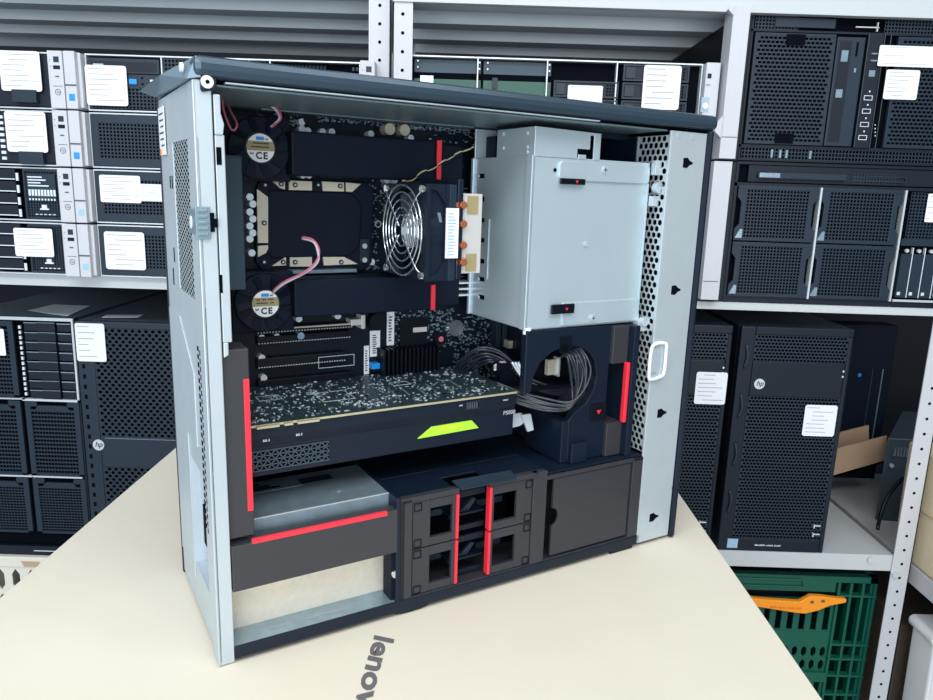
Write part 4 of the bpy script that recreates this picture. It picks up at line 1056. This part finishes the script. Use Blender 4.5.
q.m = 2; q.box(xh0+.159, xh0+.162, yH-.0046, yH-.004, pz1-.030, pz1-.010); q.m = 1; q.box(xh0+.160, xh0+.163, yH-.0047, yH-.0044, pz1-.053, pz1-.047)
q.build('drive_door', ['srv', 'psu', 'hole'], dr)
q = MB(); q.box(xh0+.176, xh0+.200, yH-.003, yH+.008, pz0-.002, pz1+.003); io = q.build('port_column', 'srv', t, bevel=.001)
for i in range(4):
    zc = pz0+.014+.0195*i; xc = xh0+.188
    MB().frame(xc-.0065, xc+.0065, zc-.0035, zc+.0035, yH-.0036, yH-.003, .0009).build('usb_port', 'cap', io)
    MB().box(xc+.0, xc+.002, yH-.0034, yH-.003, zc+.008, zc+.0105).build('port_mark', 'cap', io)
q = MB(); q.box(xh0+.184, xh0+.193, yH-.0034, yH-.003, pz1-.058, pz1-.049); q.box(xh0+.184, xh0+.194, yH-.0034, yH-.003, pz1-.036, pz1-.034); q.box(xh0+.184, xh0+.194, yH-.0034, yH-.003, pz1-.026, pz1-.024); q.build('status_lights', 'psu', io)
q = MB()
for xx in (xh0+.176, xh0+.2, xh0+.209): q.box(xx, xx+.0009, yH-.004, yH-.003, pz0-.001, pz1+.003)
q.build('column_edges', 'srv_top', io)
pxlabel(t, 877, 47, 940, 66, yH-.006, lines=3); pxlabel(t, 882.5, 70.5, 920.5, 99, yH-.006)
q = MB()
for i in range(4): c = B(875, 125+3.6*i, yH-.003); q.box(c.x-.0008, c.x+.0008, yH-.0036, yH-.003, c.z-.0008, c.z+.0008)
q.build('indicator_dots', 'cap', t)
MB().box(xh0-.013, xh0+.0005, yH+.002, yH+.4, zb1, zb2-.002).build('side_rail', 'srv', t)
q = MB(); q.box(xh0-.038, xh0-.013, yH-.026, yH+.012, zb1+.001, zb2+.0)
q.prism([(xh0-.037, yH-.026, zb2), (xh0-.037, yH-.026, zb2-.015), (xh0-.046, yH-.026, zb2-.006), (xh0-.043, yH-.026, zb2-.003)], (0, .01, 0))
q.prism([(xh0-.037, yH-.026, zb1+.065), (xh0-.037, yH-.026, zb1+.03), (xh0-.048, yH-.026, zb1+.04), (xh0-.048, yH-.026, zb1+.05)], (0, .01, 0))
q.m = 1; q.box(xh0-.037, xh0-.014, yH-.0266, yH-.026, zb1+.032, zb1+.033)
q.build('mounting_ear', ['ear', 'ink'], t, bevel=.001)

# ================================================================== tower servers on the lower right shelf
yT = .6605
tp = B(853, 329.5, yT); tb = B(730, 548, yT)
TH = tp.z-zRl-.001; tw = .184
def door_tower(x1, label, lab_px, logo=True):
    x0 = x1-tw; z0 = zRl+.0008; z1 = z0+TH
    t = thing('tower_server', label, 'server', ((x0+x1)/2, yT+.1, z0), group='black tower servers on the lower right shelf')
    MB().box(x0, x1, yT+.015, yT+.36, z0, z1).build('case', 'srv', t, bevel=.002)
    q = MB(); q.box(x0, x0+.024, yT, yT+.015, z0, z1)
    q.box(x0+.024, x1, yT, yT+.015, z1-.014, z1); q.box(x1-.007, x1, yT, yT+.015, z0, z1-.014); q.box(x0+.024, x1-.007, yT, yT+.015, z0, z0+.024)
    q.box(x0+.024, x1-.007, yT, yT+.015, z1-.118, z1-.058)
    fr = q.build('bezel', 'srv', t, bevel=.002)
    grille(t, x0+.024, x1-.007, z1-.058, z1-.014, yT+.002, .0058, 'srv2', 'upper_mesh', 'hex', .8, True)
    grille(t, x0+.024, x1-.007, z0+.024, z1-.118, yT+.002, .0058, 'srv2', 'door_mesh', 'hex', .8, True)
    MB().box(x0+.02, x1-.006, yT+.0135, yT+.0155, z0+.02, z1-.01).build('door_back', 'hole', t)
    for i in range(4): MB().tube([(x0+.010, yT-.001, z1-.03-.085*i), (x0+.013, yT-.003, z1-.05-.085*i), (x0+.010, yT-.001, z1-.07-.085*i)], .0025).build('edge_grip', 'srv2', fr, smooth=True)

    if logo: c = B(759.5, 384, yT-.001); hp_logo(fr, (c.x, yT, c.z), X, Z, FR, .0088)
    a, b = B(lab_px[0], lab_px[3], yT-.003), B(lab_px[2], lab_px[1], yT-.003)
    sticker(t, (a.x, yT-.001, a.z), X, Z, b.x-a.x, b.z-a.z, FR)
    for i in (0, 1):
        MB().box(x1-.011, x1-.0085, yT-.0006, yT, z1-.072-.009*i, z1-.069-.009*i).build('status_light', 'cap', fr)
        q = MB(); q.box(x1-.0207, x1-.010, yT-.0006, yT+.004, z0+.050-.016*i, z0+.0515-.016*i); q.box(x1-.022, x1-.0205, yT-.0006, yT+.004, z0+.046-.016*i, z0+.053-.016*i)
        q.build('door_catch', 'cap', fr)

    return t, x0, z0
xt = B(853, 329.5, yT).x+.004
t, x0, z0 = door_tower(xt, 'right black tower server with perforated door, round logo and label on the right', (802, 406, 838.5, 436))
q = MB(); q.box(x0+.016, x0+.034, yT-.0008, yT, z0+.005, z0+.022); q.build('small_sticker', 'lblue', t)
marks('model_text', (x0+.064, yT-.0002, z0+.0100), X, Z, .046, .0032, 20, 'cap', t, gaps=(8, 14))
door_tower(xt-tw-.014, 'left black tower server with perforated door, partly hidden behind the open computer', (694, 373, 728.5, 404), logo=False)

# ================================================================== tower servers at the lower left
yL = .765
zt1 = B(0, 316, yL).z; zt0 = zt1-.462; xm = B(73.5, 318, yL).x
t = thing('tower_server', 'black tower server at the lower left edge with stacked drive carriers', 'server', (xm-.11, yL+.1, zt0), group='black tower servers at the lower left')
xa = xm-.218
MB().box(xa, xm, yL+.012, yL+.52, zt0, zt1).build('case', 'srv_top', t, bevel=.001)
q = MB(); q.frame(xa, xm, zt0, zt1, yL, yL+.012, .004); q.build('front_frame', 'srv', t)
MB().box(xa, xm, yL+.010, yL+.0125, zt0+.001, zt1-.001).build('bay_back', 'hole', t)
cA, cB, cC, cD = xa+.006, B(12.5, 318, yL).x, B(16.5, 318, yL).x, xm-.003
zA = B(40, 398.5, yL).z; zBm = B(40, 476, yL).z
q = MB(); q.box(xa, xm, yL-.004, yL+.002, zt1-.0055, zt1); q.box(xm-.0035, xm, yL-.004, yL+.004, zA-.004, zt1-.0055); q.box(cC-.002, xm, yL-.004, yL+.004, zA-.004, zA); q.box(xa, cB+.010, yL-.004, yL+.004, zA-.002, zA)
q.box(xa, cB+.008, yL-.002, yL+.004, zBm-.002, zBm+.001); q.box(cC, xm-.008, yL-.002, yL+.004, zBm-.002, zBm+.001)
q.build('bright_frame', 'rim', t)
q0, q1 = cC+.012, cD-.004; dz = (zt1-.008-zA)/8
for i in range(8):
    zz = zA+.001+dz*i
    q = MB(); q.box(q0, q0+.022, yL, yL+.008, zz, zz+dz-.003); q.box(q0+.024, q1-.026, yL-.004, yL+.008, zz, zz+dz-.0015); q.box(q1-.024, q1, yL, yL+.008, zz, zz+dz-.003)
    q.m = 1; q.box(q0, q0+.022, yL-.001, yL, zz+dz-.0042, zz+dz-.0028); q.box(q1-.024, q1, yL-.001, yL, zz+dz-.0048, zz+dz-.003); q.box(q0+.024, q1-.026, yL-.0045, yL-.004, zz+dz-.0026, zz+dz-.0017)
    q.build('drive_carrier', ['srv', 'psu'], t)
q = MB()
for i in range(14): q.box(cC+.003, cC+.007, yL-.003, yL, zA+.006+.0095*i, zA+.0115+.0095*i)
q.build('status_strip', 'cap', t)
def fanpanel(parent, x0, x1, z0, z1, lines=True):
    f_ = MB(); f_.box(x0, x1, yL-.002, yL+.004, z0, z0+.004); f_.box(x0, x0+.010, yL-.002, yL+.004, z0, z1); f_.box(x1-.010, x1, yL-.002, yL+.004, z0, z1)
    f_.prism([(x0+.010, yL-.002, z1-.016), (x0+.018, yL-.002, z1-.016), (x0+.024, yL-.002, z1-.008), (x1-.024, yL-.002, z1-.008), (x1-.018, yL-.002, z1-.016), (x1-.010, yL-.002, z1-.016), (x1-.010, yL-.002, z1-.019), (x0+.010, yL-.002, z1-.019)], (0, .006, 0))
    f_.box(x0+.010, x0+.022, yL-.002, yL+.004, z1-.010, z1); f_.box(x1-.022, x1-.010, yL-.002, yL+.004, z1-.010, z1)
    f_ = f_.build('fan_cover', 'srv2', parent, bevel=.0005)
    q = MB(); nv = 16
    q.perf((x0+.010, yL, z0+.004), (x1-x0-.020, 0, 0), (0, 0, z1-.019-z0-.004), 14, nv, 'sq', .84, .6, False); q.build('square_mesh', 'srv2', f_, solid=.0008)
for (a, b) in ((cA, cB-.001), (cC, cD)):
    fanpanel(t, a, b, zBm+.002, zA-.005); fanpanel(t, a, b, zt0+.045, zBm-.004)
fanpanel(t, cA, cB-.001, zA+.002, zt1-.008)
q = MB(); q.box(xa, xm, yL-.003, yL+.004, zt0, zt0+.018); q.m = 1; q.box(cC-.01, xm-.008, yL-.0034, yL-.003, zt0+.008, zt0+.0095); q.build('bottom_trim', ['srv', 'cap'], t)
pxlabel(t, -12, 329, 3.5, 355, yL-.006)
# the perforated one
xb0 = xm+.004; xb1 = xb0+.218
t = thing('tower_server', 'black tower server with a perforated bezel and round logo, just left of the open computer', 'server', (xb0+.11, yL+.1, zt0), group='black tower servers at the lower left')
MB().box(xb0, xb1, yL+.008, yL+.52, zt0, zt1-.003).build('case', 'srv_top', t, bevel=.002)
zl0, zl1 = B(98, 463, yL).z-.006, B(98, 437, yL).z+.004
q = MB(); q.box(xb0, xb0+.030, yL-.006, yL+.008, zt0, zt1-.003); q.box(xb1-.008, xb1, yL-.006, yL+.008, zt0, zt1-.003); q.box(xb0+.03, xb1-.008, yL-.006, yL+.008, zt1-.016, zt1-.003)
q.box(xb0+.03, xb1-.008, yL-.006, yL+.008, zl0, zl1); q.box(xb0+.03, xb1-.008, yL-.006, yL+.008, zt0, zt0+.02)
bz = q.build('bezel', 'srv2', t, bevel=.002)
q = MB(); q.perf((xb0+.03, yL-.004, zl1), (.180, 0, 0), (0, 0, zt1-.016-zl1), 15, int((zt1-.016-zl1)/.0066), 'hex', .55, .95, True); q.build('perforated_bezel', 'srv2', t, solid=.001)
q = MB(); q.perf((xb0+.03, yL-.004, zt0+.02), (.180, 0, 0), (0, 0, zl0-zt0-.02), 15, int((zl0-zt0-.02)/.0066), 'hex', .55, .95, True); q.build('perforated_bezel', 'srv2', t, solid=.001)
MB().box(xb0+.02, xb1-.006, yL+.0065, yL+.0085, zt0+.015, zt1-.01).build('bezel_back', 'hole', t)
q = MB()
for i in range(20): q.box(xb0+.008, xb0+.013, yL-.0066, yL-.006, zt0+.03+.019*i, zt0+.038+.019*i)
q.build('edge_slots', 'hole', bz)
c = B(98.5, 445, yL-.007); hp_logo(bz, (c.x, yL-.006, c.z), X, Z, FR, .0105)
MB().box(c.x+.013, xb1-.01, yL-.0064, yL-.006, zl1-.004, zl1-.0032).build('band_line', 'psu', bz)
sticker(bz, (B(78, 360, yL-.006).x, yL-.0075, B(78, 360, yL).z), X, Z, B(107, 360, yL).x-B(78, 360, yL).x, B(90, 322.5, yL).z-B(78, 360, yL).z, FR, lines=6)
# paper sheet, and a white strip painted as a light reflection, on top
zz = zt1+.0008
pts = [BZ(u, v, zz) for u, v in ((28, 310.5), (54, 304.5), (72, 305.5), (90, 306), (68, 316), (50, 314))]
o = MB().prism([p for p in pts], (0, 0, .0006)).build('paper_sheet', 'paper'); tag(o, 'loose white paper sheet lying on top of the lower left tower server', 'paper')
pts = [BZ(u, v, zz-.002) for u, v in ((102, 317.5), (106, 315), (143, 315), (138, 317.5))]
o = MB().prism(pts, (0, 0, .0006)).build('reflection_strip', 'paper'); tag(o, 'narrow white strip painted as a light reflection on the perforated black tower server', 'paper')

# ================================================================== crates and boxes low in the picture
# white crate under the left towers
zc1 = zt0-.001; zc0 = -.639
cw = thing('storage_crate', 'off-white plastic crate under the lower left tower servers, slotted sides', 'crate', (-.35, .9, zc0))
cx0, cx1, cy0, cy1 = -.72, -.10, yL-.012, yL+.40
q = MB()
q.box(cx0, cx1, cy0, cy0+.012, zc1-.022, zc1); q.box(cx0, cx1, cy1-.012, cy1, zc1-.022, zc1); q.box(cx0, cx0+.012, cy0, cy1, zc1-.022, zc1); q.box(cx1-.012, cx1, cy0, cy1, zc1-.022, zc1)
rim_ = q.build('rim', 'crate_w', cw, bevel=.002)
q = MB(); n = 20; L = (cx1-cx0-.02)/n
q.perf((cx0+.01, cy0+.004, zc0+.02), (cx1-cx0-.02, 0, 0), (0, 0, zc1-zc0-.042), n, 5, 'hex', .5, .85, False).build('slotted_side', 'crate_w', cw, solid=.003); q = MB()
q.perf((cx0+.01, cy1-.004, zc0+.02), (cx1-cx0-.02, 0, 0), (0, 0, zc1-zc0-.042), n, 5, 'hex', .5, .85, False)
q.build('slotted_side', 'crate_w', cw, solid=.003)
q = MB(); q.box(cx0+.01, cx1-.01, cy0+.005, cy1-.005, zc0, zc0+.02); q.box(cx0+.006, cx0+.012, cy0+.004, cy1-.004, zc0, zc1-.02); q.box(cx1-.012, cx1-.006, cy0+.004, cy1-.004, zc0, zc1-.02); q.build('crate_base', 'crate_w', cw)
a = B(22, 563, cy0).x; MB().prism([(a-.002, cy0-.0006, zc1-.008), (a+.035, cy0-.0006, zc1-.008), (a+.03, cy0-.0006, zc1-.019), (a+.004, cy0-.0006, zc1-.019)], (0, .0004, 0)).build('handle_recess', 'kraft', rim_)
# green crate
gy0 = .70; g1 = B(879, 578, gy0); g0 = g1.x-.50
cg = thing('storage_crate', 'dark green plastic crate with slotted sides under the lower right shelf', 'crate', (g1.x-.25, gy0+.18, -.624))
gz1 = g1.z; gz0 = -.6235
q = MB(); q.box(g0, g1.x, gy0, gy0+.014, gz1-.012, gz1); q.box(g0, g1.x, gy0+.35, gy0+.364, gz1-.012, gz1); q.box(g1.x-.014, g1.x, gy0, gy0+.364, gz1-.012, gz1); q.box(g0, g0+.014, gy0, gy0+.364, gz1-.012, gz1)
q.box(g0+.01, g1.x-.075, gy0+.001, gy0+.006, gz1-.032, gz1-.012); q.m = 1; q.tube([(g0+.05, gy0-.001, gz1-.008), (g1.x-.14, gy0-.001, gz1-.008), (g1.x-.135, gy0-.001, gz1-.022), (g0+.05, gy0-.001, gz1-.022)], .002, closed=True, smooth=False)
q.build('rim', ['crate_g', 'crate_g'], cg, bevel=.002)
q = MB()
xc = g1.x-.072
for k in range(4): q.box(xc+.022*k, xc+.022*k+.005, gy0-.002, gy0+.012, gz0+.01, gz1-.012)
for z in (gz1-.035, gz1-.135, gz1-.165, gz1-.200, gz1-.24): q.box(xc, g1.x, gy0-.003, gy0+.010, z-.004, z)
q.build('corner_ribs', 'crate_g', cg, bevel=.0008)
zA_, zB_, zC_ = gz1-.062, gz1-.115, gz1-.19
q = MB(); q.box(g0, xc, gy0+.003, gy0+.006, gz1-.060, gz1-.048)
q.perf((g0+.01, gy0+.0045, gz1-.115), (xc-g0-.01, 0, 0), (0, 0, .055), 19, 1, 'sq', .5, .85, False)
q.box(g0, xc, gy0+.003, gy0+.006, gz1-.142, gz1-.115)
q.perf((g0+.01, gy0+.0045, gz1-.197), (xc-g0-.01, 0, 0), (0, 0, .055), 24, 2, 'hex', .55, .8, False)
q.box(g0, xc, gy0-.002, gy0+.006, gz1-.215, gz1-.197)
q.perf((g0+.01, gy0+.0045, gz0+.02), (xc-g0-.01, 0, 0), (0, 0, gz1-.215-gz0-.02), 20, 2, 'sq', .5, .8, False)
q.build('slotted_side', 'crate_g', cg, solid=.003)
q = MB(); q.box(g0, g1.x, gy0+.002, gy0+.362, gz0, gz0+.012); q.box(g0, g1.x, gy0+.355, gy0+.360, gz0, gz1-.01); q.box(g0, g0+.005, gy0+.004, gy0+.36, gz0, gz1-.01); q.box(g1.x-.01, g1.x-.005, gy0+.004, gy0+.36, gz0, gz1-.01); q.build('crate_base', 'crate_g', cg)
# dark load and orange handle
o = MB().box(g0+.02, g1.x-.10, gy0+.03, gy0+.33, gz0+.013, gz1-.040).build('black_bag_of_parts', 'deep', bevel=.02); tag(o, 'black load filling the green crate', 'bag')
o.name = 'parts_bag'
yo = gy0-.012
up = [(757, 599), (770, 600), (800, 602), (811, 596), (822, 596.5), (832, 598), (847, 599.5), (846, 603), (830, 606), (818, 611), (805, 614), (795, 613), (770, 609), (757, 607), (700, 596), (700, 590)]
o = thing('orange_handle', 'orange plastic handle hooked over the front of the green crate', 'handle', tuple(B(800, 605, yo)))
MB().prism([B(u, v, yo) for u, v in up], (0, .010, 0)).build('handle_bar', 'orange', o, bevel=.0015)
for (u, v) in ((812, 602), (823, 601)):
    c = B(u, v, yo); MB().box(c.x-.003, c.x+.003, yo-.0008, yo, c.z-.0025, c.z+.0025).build('handle_hole', 'kraft3', o)
c = B(770, 607.3, yo); marks('handle_print', (c.x, yo-.0004, c.z-.001), B(800, 609, yo)-B(770, 607.3, yo), Z, .058, .005, 22, 'red_print', o, gaps=(5, 11, 17))
# right edge: carton, bin, brown box, case, tray
yc = .56
a = B(908, 445, yc)
q = thing('beige_carton', 'pale beige cardboard carton on the white shelf at the right edge', 'box', (xs+.17, .56, zS))
m = MB(); zt_ = B(908, 440, .74).z; xq = xs+.003
m.prism([(xq, .30, zS+.0008), (xq+.35, .30, zS+.0008), (xq+.35, .30, zt_), (xq-.004, .30, zt_)], (0, .44, 0)); m.build('carton', 'kraft2', q, bevel=.006)
MB().box(xq-.0045, xq-.002, .31, .735, (zS+zt_)/2-.001, (zS+zt_)/2).build('carton_crease', 'kraft', q)
# white bin
yb = .60
b0 = B(936, 645, yb)
wb = thing('plastic_bin', 'white plastic bin standing low at the right edge of the photo', 'bin', (b0.x+.15, yb+.1, FZ))
m = MB(); m.prism([(b0.x-.008, yb, b0.z+.004), (b0.x-.006, yb, b0.z+.012), (b0.x, yb, b0.z+.016), (b0.x+.30, yb, b0.z+.016), (b0.x+.30, yb, b0.z-.004), (b0.x-.004, yb, b0.z-.004)], (0, .07, 0)); m.build('bin_rim', 'white', wb, bevel=.003)
m = MB(); m.prism([(b0.x, yb+.004, b0.z-.003), (b0.x+.29, yb+.004, b0.z-.003), (b0.x+.27, yb+.004, FZ), (b0.x+.01, yb+.004, FZ)], (0, .062, 0)); m.build('bin_body', 'white', wb, bevel=.004)
# brown box behind the bin
yb = .72; c0 = B(899, 624, yb); c1 = B(935, 632, yb)
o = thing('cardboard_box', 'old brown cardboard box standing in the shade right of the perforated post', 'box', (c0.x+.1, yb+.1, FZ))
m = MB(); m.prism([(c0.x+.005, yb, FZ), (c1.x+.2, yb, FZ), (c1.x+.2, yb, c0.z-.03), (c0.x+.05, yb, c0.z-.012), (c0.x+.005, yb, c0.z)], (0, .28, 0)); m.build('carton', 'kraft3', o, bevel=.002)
# grey case standing on the side shelf
ys = .86
c0 = B(888, 438, ys)
o = thing('computer_case', 'grey steel computer case with rear slots, left of the perforated post', 'computer', (c0.x+.1, ys+.1, zS))
m = MB(); m.prism([(c0.x, ys, zS+.001), (c0.x+.30, ys-.04, zS+.001), (c0.x+.30, ys-.04, c0.z+.004), (c0.x, ys, c0.z)], (.145, .20, 0)); oc = m.build('case', 'srv_top', o, bevel=.002)
m = MB()
for k in range(7): m.box(c0.x+.012+.006*k, c0.x+.0145+.006*k, ys-.009, ys-.003, c0.z-.035, c0.z-.018)
m.build('slot_covers', 'psu', oc)
c = V((c0.x+.012, ys-.004, c0.z-.055)); MB().cyl(c, c+V((0, -.004, 0)), .004, n=12).build('case_screw', 'rim', oc)
w_ = wire('power_lead', [B(903, 478, ys-.08), B(893, 489, ys-.09), B(886, 500, ys-.10), B(881, 514, ys-.11), B(877.5, 529, ys-.13)], .0035, 'chip', None); w_.parent = None
tag(w_, 'black power lead hanging from behind the post onto the lower right shelf', 'cord')
# cardboard tray behind the right tower
yk = .93; k0, k1 = B(830, 450, yk), B(887, 436, yk); k2, k3 = B(830, 478, yk), B(887, 461.5, yk)
o = thing('cardboard_tray', 'brown cardboard tray behind the right tower server, tilted on a black case', 'box', ((k0.x+k1.x)/2, yk+.05, k2.z))
m = MB(); m.prism([k2, V((k3.x, yk, k3.z)), V((k1.x, yk, k1.z)), k0], (0, .004, 0)); m.prism([V((k2.x, yk, k2.z)), V((k3.x, yk, k3.z)), V((k3.x, yk, k3.z+.004)), V((k2.x, yk, k2.z+.004))], (0, .07, 0)); m.prism([V((k2.x, yk+.07, k2.z)), V((k3.x, yk+.07, k3.z)), V((k1.x, yk+.07, k1.z)), V((k0.x, yk+.07, k0.z))], (0, .004, 0))
m.build('carton', 'kraft', o)
o = thing('computer_case', 'low black case lying on the lower right shelf under the brown cardboard tray', 'computer', ((k0.x+k1.x)/2, yk+.1, zRl))
m = MB(); m.prism([(k2.x, yk+.01, zRl+.001), (pl_-.03, yk+.01, zRl+.001), (pl_-.03, yk+.01, zRl+.04), (k2.x, yk+.01, zRl+.04)], (0, .12, 0)); m.build('case', 'deep', o)
# tall black tower with a bright edge, deep in the right compartment
yt = 1.02; c0, c1 = B(856, 335, yt), B(883, 368, yt)
o = thing('computer_case', 'tall black computer case in the dark right compartment, one bright vertical edge', 'computer', (c1.x-.1, yt+.1, zRl))
m = MB(); m.box(c1.x-.19, c1.x+.02, yt, yt+.05, zRl+.001, B(870, 325, yt).z); oc = m.build('case', 'deep', o, bevel=.002)
m = MB(); e0, e1 = B(884, 369, yt), B(873, 440, yt); m.box(c1.x-.001, c1.x+.001, yt-.002, yt, e1.z, e0.z); m.m = 1; m.box(c1.x-.022, c1.x-.021, yt-.001, yt, e1.z, e0.z); m.build('bright_edge', ['psu', 'srv_top'], oc)
c = B(859.5, 375, yt); MB().cyl((c.x, yt-.001, c.z), (c.x, yt, c.z), .004).build('round_logo_badge', 'blue', oc)

# ================================================================== light
def area(name, loc, rot, sx, sy, e, c=(1, 1, 1)):
    L = bpy.data.lights.new(name, 'AREA'); L.shape = 'RECTANGLE'; L.size = sx; L.size_y = sy; L.energy = e; L.color = c
    o = bpy.data.objects.new(name, L); col.objects.link(o); o.location = loc; o.rotation_euler = rot; return o
area('ceiling_tube_light', (.3, -.35, 1.75), (math.radians(-8), 0, 0), 2.4, .5, 17, (1, .985, .95))
area('ceiling_tube_light', (-.6, -1.5, 1.75), (math.radians(42), 0, 0), 2.4, .5, 34, (.97, .985, 1))
area('ceiling_tube_light', (1.1, -1.2, 1.75), (math.radians(36), math.radians(12), 0), 1.6, .5, 14, (1, .99, .96))
area('added_front_fill', (.1, -2.6, .35), (math.radians(92), 0, 0), 2.6, 1.5, 62, (.93, .97, 1))  # added low fill lamp behind the camera, lifts shelf undersides and upright faces
w = bpy.data.worlds.new('world'); w.use_nodes = True; bpy.context.scene.world = w
w.node_tree.nodes['Background'].inputs[0].default_value = (.72, .86, 1, 1); w.node_tree.nodes['Background'].inputs[1].default_value = .62
# ================================================================== camera
cam = bpy.data.cameras.new('camera'); cam.sensor_width = 36; cam.lens = F*36/933; cam.clip_start = .02
co = bpy.data.objects.new('camera', cam); col.objects.link(co)
Rr = TR @ TM.transposed()
mm = Matrix((Rr[0], -V(Rr[1]), -V(Rr[2]))).transposed().to_4x4(); mm.translation = RC
co.matrix_world = mm
sc = bpy.context.scene; sc.camera = co
vs = sc.view_settings; vs.view_transform = 'Standard'; vs.look = 'None'; vs.gamma = 1; vs.exposure = 0; vs.use_curve_mapping = False
